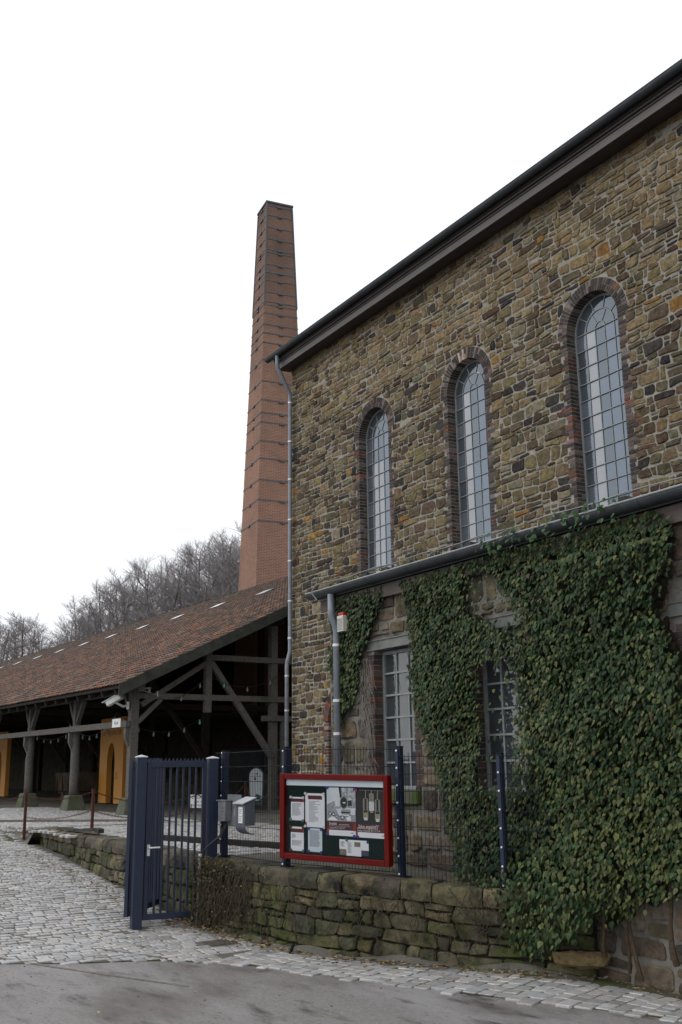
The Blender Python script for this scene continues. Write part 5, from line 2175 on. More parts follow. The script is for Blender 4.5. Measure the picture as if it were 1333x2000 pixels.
def btext(body, fx, fy, size, m_, width, lay_, parent):
    s_, z_ = fr_(fx, fy)
    o = bp_(s_, z_, .0405 + .0009 * lay_ + .0004)
    lettering(body, size, m_, parent, tuple(o), tuple(bd), tuple(bn), width)


bslab(i0, i1, j1 - .075, j1, .041, .05, 'title_strip', M_strip)
rn = R(91)


def text_lines(fx0, fx1, fy0, fy1, n, parent, lay_, m_=None, short=.4):
    for k in range(n):
        y_ = fy0 + (fy1 - fy0) * k / n
        e = fx1 - (fx1 - fx0) * rn.uniform(0, short)
        pr(fx0, e, y_, y_ + .006, lay_, m_ or M_greyink, 'print_line', parent)


# four typed sheets
sh = pr(.045, .183, .243, .56, 1, M_paper, 'sheet')
pr(.045, .172, .265, .31, 2, M_maroon, 'print', sh)
pr(.172, .183, .265, .31, 2, M_redprint, 'print', sh)
text_lines(.058, .165, .33, .5, 14, sh, 2)
sh = pr(.197, .398, .185, .64, 1, M_paper, 'sheet')
pr(.225, .365, .215, .262, 2, M_redprint, 'print', sh)
pr(.23, .372, .222, .268, 2.3, M_maroon, 'print', sh)
text_lines(.235, .36, .29, .58, 20, sh, 2, None, .6)
ppoly([(.197, .57), (.21, .57), (.215, .62), (.199, .62)], 3, M_redprint, sh)
sh = pr(.043, .18, .645, .968, 1, M_paper, 'sheet')
pr(.043, .17, .672, .722, 2, M_maroon, 'print', sh)
pr(.17, .18, .672, .722, 2, M_redprint, 'print', sh)
text_lines(.055, .1, .745, .8, 5, sh, 2)
text_lines(.055, .165, .83, .9, 6, sh, 2)
sh = pr(.226, .37, .655, .965, 1, M_paper2, 'sheet')
text_lines(.24, .36, .68, .9, 20, sh, 2, None, .25)
for fx, fy, m_ in ((.048, .247, M_magw), (.18, .25, M_magw), (.046, .55, M_teal), (.175, .56, M_teal), (.202, .19, M_magw), (.393, .19, M_magw), (.2, .63, M_magw), (.395, .635, M_magw),
                   (.048, .65, M_magr), (.178, .655, M_magr), (.048, .96, M_magr), (.178, .965, M_teal), (.235, .66, M_blue), (.365, .665, M_blue), (.235, .958, M_blue), (.365, .965, M_blue)):
    magnet(fx, fy, m_)
# poster with a steam locomotive
x0_, x1_, y0_, y1_ = .42, .708, .1, .73
P1 = pr(x0_, x1_, y0_, y1_, 1, M_photosky, 'poster')
tag(P1, 'poster with a black and white steam locomotive')
fxp = lambda u: x0_ + (x1_ - x0_) * u
fyp = lambda v: y0_ + (y1_ - y0_) * v
L = lambda pts_: [(fxp(u), fyp(v)) for u, v in pts_]
ppoly(L([(.42, 0), (.55, .0), (.6, .1), (.58, .24), (.47, .24), (.44, .1)]), 2, M_ink, P1)
ppoly(L([(.5, 0), (1, 0), (1, .42), (.72, .42), (.6, .3), (.52, .12)]), 2.2, M_smoke, P1)
ppoly(L([(0, .36), (.5, .22), (.56, .42), (.3, .46), (0, .5)]), 3, M_midgrey, P1)
ppoly(L([(.28, .27), (.5, .22), (.54, .38), (.3, .4)]), 3.2, M_photosky, P1)
pr(fxp(0), fxp(1), fyp(.45), fyp(.7), 2.6, M_midgrey, 'print', P1)
pdisc(fxp(.6), fyp(.31), .042, .088, 4, M_midgrey, P1)
pdisc(fxp(.6), fyp(.31), .034, .073, 4.4, M_ink, P1)
pr(fxp(.57), fxp(.66), fyp(.3), fyp(.325), 4.8, M_whiteink, 'print', P1)
ppoly(L([(.73, .27), (.86, .25), (.88, .37), (.73, .38)]), 3.6, M_ink, P1)
ppoly(L([(.33, .44), (.5, .45), (.52, .56), (.4, .56)]), 4, M_photosky, P1)
for (u, v, rr) in ((.12, .55, .05), (.24, .56, .05), (.1, .64, .03), (.36, .6, .04), (.55, .62, .06)):
    pdisc(fxp(u), fyp(v), rr * .35, rr * .5, 4, M_ink, P1)
    pdisc(fxp(u), fyp(v), rr * .2, rr * .28, 4.4, M_photosky, P1)
pr(fxp(.5), fxp(.8), fyp(.5), fyp(.53), 4, M_ink, 'print', P1)
pr(fxp(.42), fxp(.78), fyp(.56), fyp(.58), 4, M_whiteink, 'print', P1)
ppoly(L([(.05, .66), (.2, .6), (.32, .64), (.4, .69), (.05, .69)]), 4.2, M_whiteink, P1)
ppoly(L([(.68, .62), (.82, .58), (.84, .68), (.7, .68)]), 4.2, M_whiteink, P1)
ppoly(L([(.82, .42), (.98, .42), (.98, .56), (.84, .56)]), 3.4, M_photosky, P1)
pr(fxp(0), fxp(1), fyp(.7), fyp(.885), 5, M_maroon, 'print', P1)
pr(fxp(.92), fxp(1), fyp(.735), fyp(.89), 5.4, M_redprint, 'print', P1)
pr(fxp(0), fxp(.08), fyp(.86), fyp(1), 5.4, M_redprint, 'print', P1)
pr(fxp(.06), fxp(1), fyp(.885), fyp(1), 5.2, M_paper, 'print', P1)
btext('Dampfzeit', fxp(.22), fyp(.755), .045, M_whiteink, .115, 6, P1)
btext('ALS DIE LOKS NOCH RAUCHTEN', fxp(.6), fyp(.77), .02, M_whiteink, .16, 6, P1)
text_lines(fxp(.08), fxp(.86), fyp(.8), fyp(.81), 1, P1, 6, M_midgrey, .05)
btext('3. September 2016 bis 3. Oktober 2017', fxp(.36), fyp(.842), .024, M_whiteink, .25, 6, P1)
btext('LWL', fxp(.89), fyp(.935), .03, M_ink, .05, 6.2, P1)
# poster with miners' lamps
x0_, x1_, y0_, y1_ = .714, .998, .115, .735
P2 = pr(x0_, x1_, y0_, y1_, 1, M_ink, 'poster')
tag(P2, 'black poster with three hanging miners lamps')
pr(fxp(.12), fxp(.92), fyp(.012), fyp(.02), 2, M_lampgrey, 'print', P2)
for (u, v0, kind_) in ((.32, .18, 0), (.52, .08, 1), (.72, .2, 0)):
    ppoly(L([(u, .02), (u + .02, .02), (u + .012, v0), (u - .012, v0)]), 2, M_brass, P2)
    w_ = .075
    if kind_:
        pr(fxp(u - w_), fxp(u + w_), fyp(v0), fyp(v0 + .17), 2, M_brass, 'print', P2)
        pr(fxp(u - w_ + .025), fxp(u + w_ - .025), fyp(v0 + .02), fyp(v0 + .16), 2.3, M_lampgrey, 'print', P2)
        pr(fxp(u - w_ - .01), fxp(u + w_ + .01), fyp(v0 + .17), fyp(v0 + .36), 2, M_glow, 'print', P2)
        pr(fxp(u - .05), fxp(u + .05), fyp(v0 + .36), fyp(v0 + .4), 2, M_brass, 'print', P2)
    else:
        pr(fxp(u - w_), fxp(u + w_), fyp(v0), fyp(v0 + .25), 2, M_lampgrey, 'print', P2)
        pr(fxp(u - .03), fxp(u + .03), fyp(v0 + .01), fyp(v0 + .24), 2.3, M_ink, 'print', P2)
        pr(fxp(u - w_), fxp(u + w_), fyp(v0 + .3), fyp(v0 + .4), 2, M_brass, 'print', P2)
        pr(fxp(u - .06), fxp(u + .06), fyp(v0 + .4), fyp(v0 + .46), 2.2, M_glow, 'print', P2)
        pr(fxp(u - w_ - .01), fxp(u - w_ + .01), fyp(v0 + .02), fyp(v0 + .42), 2.5, M_brass, 'print', P2)
        pr(fxp(u + w_ - .01), fxp(u + w_ + .01), fyp(v0 + .02), fyp(v0 + .42), 2.5, M_brass, 'print', P2)
pr(fxp(0), fxp(1), fyp(.715), fyp(.89), 5, M_maroon, 'print', P2)
pr(fxp(.93), fxp(1), fyp(.73), fyp(.9), 5.4, M_redprint, 'print', P2)
pr(fxp(0), fxp(.05), fyp(.87), fyp(1), 5.4, M_redprint, 'print', P2)
pr(fxp(.04), fxp(1), fyp(.89), fyp(1), 5.2, M_paper, 'print', P2)
btext('„Schon angezünd’t“', fxp(.4), fyp(.775), .06, M_whiteink, .32, 6, P2)
text_lines(fxp(.05), fxp(.72), fyp(.812), fyp(.825), 1, P2, 6, M_midgrey, .05)
btext('Sonntag, 12. November 2017, 10–17 Uhr', fxp(.42), fyp(.855), .028, M_whiteink, .34, 6, P2)
btext('LWL', fxp(.92), fyp(.945), .035, M_ink, .06, 6.2, P2)
for fx, fy, m_ in ((.428, .105, M_blue), (.702, .112, M_blue), (.722, .125, M_redl), (.99, .13, M_blue), (.428, .71, M_blue), (.695, .725, M_blue), (.73, .73, M_blue), (.62, .78, M_teal), (.825, .79, M_blue)):
    magnet(fx, fy, m_)
# folded leaflet
LF = pr(.544, .828, .775, .9, 1, M_paper, 'leaflet')
pr(.613, .756, .9002, .98, 1, M_paper, 'leaflet')
pr(.545, .612, .901, .975, 1, M_greenphoto, 'print', LF)
pr(.757, .827, .901, .968, 1, M_darkphoto, 'print', LF)
pr(.69, .748, .8, .86, 2, M_greenphoto, 'print', LF)
text_lines(.625, .67, .81, .95, 12, LF, 2)
text_lines(.555, .6, .8, .87, 6, LF, 2)
# glass front
MG = bpy.data.materials.new('clear_board_glass')
MG.use_nodes = True
tn = MG.node_tree
for n_ in list(tn.nodes):
    if n_.type == 'BSDF_PRINCIPLED':
        tn.nodes.remove(n_)
tr, gl, mxs, fre = tn.nodes.new('ShaderNodeBsdfTransparent'), tn.nodes.new('ShaderNodeBsdfGlossy'), tn.nodes.new('ShaderNodeMixShader'), tn.nodes.new('ShaderNodeFresnel')
gl.inputs['Roughness'].default_value = .02
fre.inputs['IOR'].default_value = 1.25
tn.links.new(fre.outputs[0], mxs.inputs[0])
tn.links.new(tr.outputs[0], mxs.inputs[1])
tn.links.new(gl.outputs[0], mxs.inputs[2])
tn.links.new(mxs.outputs[0], tn.nodes['Material Output'].inputs['Surface'])
q = MB()
q.add([bp_(i0 - .01, j0 - .01, .082), bp_(i1 + .01, j0 - .01, .082), bp_(i1 + .01, j1 + .01, .082), bp_(i0 - .01, j1 + .01, .082)], [(0, 1, 2, 3)])
q.build('glass', MG, NB)

# ================================================================== MAILBOX, PLATE, CONDUIT
FY = -6.8
PL = thing('intercom_plate', (10.45, FY, .5), 'galvanised plate with small holder box on the fence beside the gate', 'metal plate')
q = MB()
q.box(10.24, 10.68, FY - .05, FY - .042, .47, .89)
q.build('plate', M_galv, PL)
q = MB()
q.prism([(10.16, FY - .055, .53), (10.37, FY - .055, .53), (10.39, FY - .055, .8), (10.15, FY - .055, .8)], (0, -.1, 0))
q.build('holder', M_galv, PL, bev=.006)
q = MB()
q.box(10.13, 10.41, FY - .17, FY - .05, .802, .815)
q.build('holder_lid', M_galv, PL)
q = MB()
q.box(10.48, 10.61, FY - .062, FY - .0505, .6, .7)
q.build('keypad', M_greyink, PL)
for k in range(4):
    q = MB()
    q.tube([(10.3, FY - .156, .57 + .045 * k), (10.3, FY - .162, .57 + .045 * k)], .008, 8)
    q.build('button', M_ink, PL)
MBX = thing('mailbox', (10.98, FY, .4), 'grey mailbox with pale sloping lid and newspaper tray on the fence', 'mailbox')
q = MB()
q.prism([(10.82, FY - .05, .5), (10.82, FY - .21, .5), (10.82, FY - .21, .78), (10.82, FY - .05, .84)], (.28, 0, 0))
q.build('box', M_mail, MBX, bev=.006)
q = MB()
q.prism([(10.8, FY - .04, .85), (10.8, FY - .245, .775), (10.8, FY - .245, .79), (10.8, FY - .04, .868)], (.32, 0, 0))
q.build('lid', M_mail_lid, MBX, bev=.003)
q = MB()
N = 8
pr_ = [(FY - .05, .49), (FY - .21, .49)] + [(FY - .05 - .16 * math.cos(PI / 2 * k / N), .49 - .11 * math.sin(PI / 2 * k / N)) for k in range(N + 1)][::1]
pr_ = [(FY - .21 + .0, .495)] + [(FY - .05 - .16 * math.cos(PI / 2 * k / N), .49 - .11 * math.sin(PI / 2 * k / N)) for k in range(N + 1)]
inn_ = [(FY - .05 - .145 * math.cos(PI / 2 * k / N), .49 - .096 * math.sin(PI / 2 * k / N)) for k in range(N + 1)][::-1]
q.prism([(10.83, a_, b_) for a_, b_ in pr_ + inn_], (.26, 0, 0))
q.build('newspaper_tray', M_mail, MBX)
q = MB()
q.box(10.93, 11.05, FY - .2145, FY - .2105, .53, .74)
LB = q.build('label', M_white, MBX)
for k, wz in enumerate((.7, .68, .655, .615, .585, .56)):
    q = MB()
    q.box(10.95, 11.03 - .01 * (k % 3), FY - .2155, FY - .2148, wz, wz + .009)
    q.build('print_line', M_greyink, LB)

CO_ = thing('cable_conduit', (9.99, -7.2, GZ), 'grey conduit pipe with cable rising beside the gate post', 'pipe')
q = MB()
q.tube([(10.08, -7.2, GZ), (10.06, -7.19, -.4), (10.05, -7.17, .02)], .022, 10)
q.build('conduit', M_pvc, CO_, smooth=True)
q = MB()
q.tube([(10.05, -7.17, .02), (10.05, -7.17, .09)], .03, 10)
q.build('coupling', M_white, CO_)
for k in range(3):
    q = MB()
    q.tube([(10.05, -7.17, .08), (10.1 + .02 * k, -7.08, .2), (10.22 + .03 * k, -6.95, .34), (10.3 + .03 * k, -6.9, .5)], .008, 5)
    q.build('cable', M_black, CO_)

# drain grate and an iron stub in the verge
DG = thing('drain_grate', (11.4, -7.55, GZ), 'small iron drain grate in the setts by the gate', 'drain')
q = MB()
for (a_, b_, c_, d_) in ((11.25, 11.57, -7.7, -7.68), (11.25, 11.57, -7.4, -7.38), (11.25, 11.27, -7.6795, -7.4005), (11.55, 11.57, -7.6795, -7.4005)):
    q.box(a_, b_, c_, d_, GZ, GZ + .022)
q.build('frame', M_rail, DG)
for k in range(6):
    q = MB()
    q.box(11.285 + k * .044, 11.31 + k * .044, -7.679, -7.401, GZ, GZ + .02)
    q.build('grate_bar', M_rail, DG)
q = MB()
q.tube([(12.62, -7.17, GZ - .02), (12.68, -7.14, GZ + .13)], .018, 8)
tag(q.build('iron_stub', M_navy_dark), 'short dark iron stub leaning at the foot of the mossy wall', 'iron stub')

# loose stones at the ruined wall end
rk = R(97)
STN = [(15.66, -5.47, .23, .14, .078, 'long tan split stone lying in the broken wall foot', (.22, .17, .09))]
for k, (x, y, a_, b_, c_, lab, col) in enumerate(STN):
    zc = GZ + .2
    q = MB()
    n, m_ = 10, 5
    vs_ = []
    for j in range(m_ + 1):
        t_ = -PI / 2 + PI * j / m_
        for i in range(n):
            p_ = 2 * PI * i / n
            sx = math.copysign(abs(math.cos(p_)) ** .3, math.cos(p_)) * max(.05, math.cos(t_)) ** .25
            sy = math.copysign(abs(math.sin(p_)) ** .3, math.sin(p_)) * max(.05, math.cos(t_)) ** .25
            f_ = rk.uniform(.76, 1.12)
            lx, ly = sx * a_ * f_, sy * b_ * f_
            vs_.append((x + lx * .87 - ly * -.48, y + lx * .42 + ly * .87, zc + math.copysign(abs(math.sin(t_)) ** .6, math.sin(t_)) * c_ * f_))
    fs = [(j * n + i, j * n + (i + 1) % n, (j + 1) * n + (i + 1) % n, (j + 1) * n + i) for j in range(m_) for i in range(n)]
    fs += [tuple(reversed(range(n))), tuple(range(m_ * n, (m_ + 1) * n))]
    q.add(vs_, fs, col)
    tag(q.build('loose_stone', M_stone), lab, 'stone')

# ================================================================== IVY
def inside(p, poly):
    x, y = p
    c = False
    n = len(poly)
    j = n - 1
    for i in range(n):
        xi, yi = poly[i]
        xj, yj = poly[j]
        if (yi > y) != (yj > y) and x < (xj - xi) * (y - yi) / (yj - yi) + xi:
            c = not c
        j = i
    return c


IVY_A = [(10.5, 3.75), (11.41, 3.72), (12.02, 3.66), (11.79, 3.39), (11.6, 3.16), (11.39, 2.88), (11.25, 2.68), (11.31, 2.38), (11.09, 2.17), (10.88, 2.07), (10.76, 1.75), (10.62, 1.9), (10.67, 2.42), (10.41, 2.83), (10.61, 3.12), (10.5, 3.4)]
IVY_B = [(12.4, 3.68), (12.51, 3.26), (12.55, 2.98), (12.62, 2.7), (12.5, 2.45), (12.6, 2.2), (12.68, 1.9), (12.85, 1.6), (13.0, 1.3), (13.15, .97), (13.22, .66), (13.36, .37), (13.6, .08), (13.9, -.08), (14.45, -.1), (14.45, -.4), (14.55, -.62), (14.8, -.72), (15.21, -.66),
         (15.67, -.5), (16.04, -.3), (16.33, -.16), (16.66, 0), (17.3, .1), (17.5, 1.0), (17.3, 1.97), (17.06, 2.47), (16.95, 2.82), (17.12, 3.16), (17.18, 3.48), (17.03, 3.7), (16.47, 3.76), (14.87, 3.76), (13.84, 3.74)]
HOLE1 = [(13.8, 3.6), (14.1, 3.66), (14.45, 3.48), (14.8, 3.05), (14.92, 2.84), (14.6, 2.76), (14.28, 2.9), (13.82, 3.12)]
HOLE2 = [(14.0, 2.45), (14.25, 2.52), (14.48, 2.46), (14.74, 2.45), (14.76, 2.14), (14.74, 1.3), (14.6, .98), (14.3, .9), (13.98, 1.05)]
LEAF = [(0, -1.05), (.34, -.5), (.62, -.1), (.5, .3), (.2, .48), (0, .36), (-.2, .48), (-.5, .3), (-.62, -.1), (-.34, -.5)]


def leaf_geo(c, size, yaw, pitch, roll_, r, out_n, side):
    """leaf lying against the wall: tip down, face outwards, edges curled"""
    n_ = Vector(out_n)
    s_ = Vector(side)
    u_ = Vector((0, 0, 1))
    # tilt so that the upper edge leans to the wall
    nn = (n_ * math.cos(pitch) + u_ * math.sin(pitch)).normalized()
    nn = (nn + s_ * math.sin(yaw)).normalized()
    uu = (u_ - nn * u_.dot(nn)).normalized()
    ss = uu.cross(nn)
    ca, sa = math.cos(roll_), math.sin(roll_)
    uu, ss = uu * ca + ss * sa, ss * ca - uu * sa
    k = r.uniform(.1, .35)
    w_ = r.uniform(.8, 1.1)
    vs_ = [Vector(c) + nn * .06 * size]
    for x, y in LEAF:
        vs_.append(Vector(c) + ss * x * size * w_ + uu * y * size + nn * size * (-.4 * k * abs(x) - .15 * k * y * y))
    m_ = len(LEAF)
    fs = [(0, 1 + i, 1 + (i + 1) % m_) for i in range(m_)]
    return vs_, fs


IVP = [((.013, .031, .012), 34), ((.024, .049, .019), 32), ((.047, .08, .03), 22), ((.085, .105, .038), 10), ((.14, .135, .055), 3), ((.1, .068, .034), 1.5)]


def ivy(name, label, poly, holes, dens, thick, seed, limit, size=(.026, .05), spill=None):
    r = R(seed)
    xs = [p[0] for p in poly]
    zs = [p[1] for p in poly]
    root = thing(name, ((min(xs) + max(xs)) / 2, AY - .1, min(zs)), label, 'ivy', 'ivy on the annex')
    area = (max(xs) - min(xs)) * (max(zs) - min(zs))
    leaves = []
    for _ in range(int(area * dens)):
        x, z = r.uniform(min(xs), max(xs)), r.uniform(min(zs), max(zs))
        jx, jz = x + r.gauss(0, .05), z + r.gauss(0, .05)
        if not inside((jx, jz), poly):
            continue
        hit = False
        for hi, h in enumerate(holes):
            if inside((jx, jz), h) and r.random() > (.1 if hi == 0 else .04):
                hit = True
        if hit:
            continue
        bul = .5 + .5 * math.sin(x * 2.1 + 1.3 * math.sin(z * 1.7)) * math.sin(z * 2.6 + .7 * x)
        fine = .5 + .5 * math.sin(x * 9 + 2 * math.sin(z * 5)) * math.sin(z * 8.3 + x * 2)
        T = thick * (.35 + .75 * bul + .3 * fine)
        if spill:
            xl = 12.45 + .55 * sm((3.2 - z) / 2.4) + .5 * sm((1.2 - z) / 1.4)
            T *= .3 + .7 * sm((x - xl) / .8)
            T += spill(x, z)
        d = T * r.uniform(.45, 1.0) ** .6 + .03
        if z > 3.45:
            d = min(d, .15)
            if x > 12.2:
                d = max(d, .115)
        leaves.append((x, AY - d, z, d / (T + .03)))
    fol = MB()
    infos = []
    for (x, y, z, dd) in leaves:
        px, py, D_ = proj((x, y, z))
        sz = r.uniform(*size) * (1.25 if r.random() < .12 else 1)
        infos.append((sz * dd ** 2 / D_ if 0 < px < 1333 and py < 2000 else 0, x, y, z, sz, dd))
    order_ = sorted(range(len(infos)), key=lambda i: -infos[i][0])
    big = set(order_[:limit])
    for i, (_, x, y, z, sz, dd) in enumerate(infos):
        vs_, fs = leaf_geo((x, y, z), sz, r.gauss(-.05, .26), r.gauss(.38, .24), r.gauss(0, .3), r, (0, -1, 0), (1, 0, 0))
        pal = IVP
        yel = .5 + .5 * math.sin(x * 1.9 + 2) * math.sin(z * 1.6 + 1)
        yel *= .6 + .8 * sm((2.6 - z) / 1.5)
        if r.random() < .34 * yel:
            c = vary((.085, .098, .036), r, .4)
        else:
            c = vary(pick(pal, r), r)
        if i in big:
            mb = MB()
            mb.add(vs_, fs, c)
            mb.build('leaf', M_leaf, root)
        else:
            fol.add(vs_, fs, c)
    # added layer of near-black leaves, painting shade into the gaps of the ivy
    gap_shade = MB()
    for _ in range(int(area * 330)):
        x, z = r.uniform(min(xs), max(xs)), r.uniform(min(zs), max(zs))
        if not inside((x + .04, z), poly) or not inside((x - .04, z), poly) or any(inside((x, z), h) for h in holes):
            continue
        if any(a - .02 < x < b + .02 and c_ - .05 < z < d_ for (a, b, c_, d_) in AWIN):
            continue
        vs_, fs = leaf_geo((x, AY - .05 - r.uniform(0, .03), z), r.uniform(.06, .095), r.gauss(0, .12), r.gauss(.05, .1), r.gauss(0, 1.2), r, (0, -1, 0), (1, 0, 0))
        gap_shade.add(vs_, fs, vary(pick([((.02, .016, .01), 3), ((.014, .018, .009), 3), ((.035, .026, .016), 1)], r), r, .3))
    tag(gap_shade.build('gap_shade_leaves', M_litter_shade, root), kind='stuff')
    tag(fol.build('foliage', M_leaf, root), kind='stuff')
    return root, r


def spill_b(x, z):
    return .42 * sm((.75 - z) / .9) * sm((x - 13.2) / .8) * sm((16.6 - x) / .9) + .12 * sm((x - 15) / 1.2)


ivA, r_ = ivy('ivy_patch', 'small ivy patch round the annex downpipe and siren', IVY_A, [], 1100, .1, 101, 60)
ivB, r_ = ivy('ivy_mass', 'great mass of dark ivy covering the right of the annex wall', IVY_B, [HOLE1, HOLE2], 1180, .19, 102, 300, spill=spill_b)


def vine(root, pts_, r0, m_=M_stem, name='stem'):
    q = MB()
    n = len(pts_)
    q.tube(pts_, [r0 * (1 - .75 * k / (n - 1)) for k in range(n)], 6)
    return q.build(name, m_, root)


rv = R(110)
for (x, z0_, z1_) in ((16.15, -.75, .3), (16.3, -.8, .2), (16.75, -.6, .5), (17.0, -.45, .6), (15.85, -.7, .2), (14.95, -.85, -.1)):
    pts_ = []
    xx = x
    for k in range(7):
        f_ = k / 6
        pts_.append((xx, AY - .1 - .05 * math.sin(f_ * 5), z0_ + (z1_ - z0_) * f_))
        xx += rv.uniform(-.06, .06)
    vine(ivB, pts_, rv.uniform(.018, .032))
# pale dead tendrils left on the bare wall between patch and window
DT = MB()
for _ in range(150):
    x, z = rv.uniform(11.15, 11.6), rv.uniform(1.2, 2.8)
    if x < 11.25 + .12 * (2.4 - z):
        x += .15
    pts_ = [(x, AY - .05, z)]
    dx = rv.gauss(0, .35)
    for k in range(5):
        x += dx * .05 + rv.gauss(0, .012)
        z -= rv.uniform(.04, .09)
        pts_.append((x, AY - .045 - rv.uniform(0, .012), z))
    DT.tube(pts_, .0028, 4, (1, 1, 1), cap=False)
M_tendril = mat('pale_dead_tendril', (.2, .185, .165), (.3, .28, .25), 30, .95, spec=.1)
tag(DT.build('dead_tendrils', M_tendril), 'pale dead tendrils on bare wall left of the clear window', 'creeper', kind='stuff')
# runners over the gutter
for (x0_, n_) in ((15.0, 26), (15.7, 22), (16.2, 30), (14.6, 12)):
    q = MB()
    for k in range(n_):
        x = x0_ + rv.gauss(0, .22)
        z = 3.84 + rv.uniform(-.16, .15)
        y = AY - .3 - rv.uniform(0, .06) if z < 3.92 else AY - .2 - rv.uniform(0, .1)
        vs_, fs = leaf_geo((x, y, z), rv.uniform(.035, .055), rv.gauss(0, .4), rv.gauss(.5, .3), rv.gauss(0, .5), rv, (0, -1, 0), (1, 0, 0))
        q.add(vs_, fs, vary(pick([((.05, .1, .035), 3), ((.03, .07, .025), 3)], rv), rv))
    tag(q.build('runner_leaves', M_leaf, ivB), kind='stuff')
# yellowish weeds in the annex gutter
q = MB()
for _ in range(130):
    x = 10.7 + 2.9 * rv.random()
    vs_, fs = leaf_geo((x, AY - .2 + rv.uniform(-.06, .06), 3.9 + rv.uniform(0, .07)), rv.uniform(.015, .03), rv.gauss(0, .8), rv.gauss(.8, .5), rv.gauss(0, 1.2), rv, (0, -1, 0), (1, 0, 0))
    q.add(vs_, fs, vary((.16, .16, .06), rv, .3))
tag(q.build('gutter_weeds', M_leaf), 'sparse yellowish weeds growing in the annex gutter', 'weeds', kind='stuff')

# dry creeper over the left end of the front wall
CR_ = thing('dry_creeper', (10.6, -7.2, GZ), 'tangled dry brown creeper hanging over the wall end by the gate', 'creeper')
q = MB()
for _ in range(330):
    u = abs(rv.gauss(0, .75)) + rv.uniform(0, .3)
    if u > 2.6:
        continue
    zt_ = rv.uniform(-.5, .06)
    d = rv.uniform(.03, .16) * (1 - u / 3.2) + .035
    pts_ = []
    for k in range(6):
        pts_.append(P_front(u, zt_, d))
        u = max(0.0, u + rv.gauss(0, .035))
        zt_ -= rv.uniform(.03, .13)
        d = max(.03, d + rv.gauss(0, .02))
        if zt_ < GZ + .02:
            break
    if len(pts_) > 1:
        q.tube(pts_, rv.uniform(.0025, .006), 4, cap=False)
M_dry = mat('dry_creeper_stem', (.04, .032, .024), (.1, .08, .058), 18, .95, spec=.1)
tag(q.build('stems', M_dry, CR_), kind='stuff')
q = MB()
for _ in range(1500):
    u = abs(rv.gauss(0, .8))
    if u > 2.8:
        continue
    z = rv.uniform(GZ + .05, .08)
    if rv.random() < .4:
        z = rv.uniform(-.3, .08)
    vs_, fs = leaf_geo(P_front(u, z, rv.uniform(.04, .2) * (1 - u / 3.4) + .03), rv.uniform(.012, .03), rv.gauss(0, .8), rv.gauss(.4, .5), rv.gauss(0, 1), rv, (.2, -1, 0), (1, .2, 0))
    q.add(vs_, fs, vary(pick([((.05, .055, .025), 4), ((.03, .035, .018), 4), ((.1, .06, .035), 2), ((.13, .1, .06), 1)], rv), rv, .3))
tag(q.build('foliage', M_leaf, CR_), kind='stuff')
# thin roots and sprigs along the rest of the wall
q = MB()
for _ in range(150):
    u = rv.uniform(2.2, t_front - .2)
    z = rv.uniform(-.45, .05)
    pts_ = []
    for k in range(6):
        pts_.append(P_front(u, z - .05 * sm((u - 3.2) / 2.2), .055 + rv.uniform(0, .03)))
        u += rv.gauss(0, .04)
        z -= rv.uniform(.02, .09)
    q.tube(pts_, rv.uniform(.002, .005), 4, cap=False)
for _ in range(260):
    u = rv.uniform(2.4, t_front - .1)
    z = rv.choice([-.02, -.22, -.3]) + rv.gauss(0, .05)
    vs_, fs = leaf_geo(P_front(u, z, .07 + rv.uniform(0, .05)), rv.uniform(.012, .026), rv.gauss(0, .8), rv.gauss(.4, .5), rv.gauss(0, 1), rv, (.3, -1, 0), (1, .3, 0))
    q.add(vs_, fs, (.5, .55, .35))
tag(q.build('wall_sprigs', M_dry), 'fine roots and sprigs clinging to the mossy front wall', 'creeper', kind='stuff')

# moss and dirt at the wall foot, fallen leaves
q = MB()
N = 90
for i in range(N):
    t0_, t1_ = .9 + (t_front - .9) * i / N, .9 + (t_front - .9) * (i + 1) / N
    row_ = []
    for tt in (t0_, t1_):
        wv = .1 + .05 * math.sin(tt * 3.1) + .04 * math.sin(tt * 7.7)
        row_.append([P_front(tt, GZ + .07 + .03 * math.sin(tt * 5), .02), P_front(tt, GZ + .045 + .015 * math.sin(tt * 9), .06 + wv * .4), P_front(tt, GZ + .006, .08 + wv)])
    q.add(row_[0] + row_[1], [(0, 3, 4, 1), (1, 4, 5, 2)])
tag(q.build('moss_verge', M_earth), 'band of earth and moss along the wall foot', 'moss', kind='stuff')
q = MB()
LP_ = [((.26, .19, .11), 3), ((.2, .13, .07), 3), ((.34, .28, .19), 2), ((.13, .08, .045), 3), ((.32, .3, .14), 1)]


def litter(x, y, z, s):
    a_ = rv.uniform(0, 6.28)
    t1, t2 = rv.uniform(-.5, .5), rv.uniform(-.5, .5)
    pts_ = []
    for k in range(6):
        b_ = a_ + k * PI / 3
        rr = s * rv.uniform(.6, 1.1) * (1.4 if k % 3 == 0 else .75)
        lx, ly = rr * math.cos(b_), rr * math.sin(b_)
        pts_.append((x + lx, y + ly, z + .012 + abs(lx * t1 + ly * t2)))
    q.add([(x, y, z + .006)] + pts_, [(0, 1 + k, 1 + (k + 1) % 6) for k in range(6)], vary(pick(LP_, rv), rv, .3))


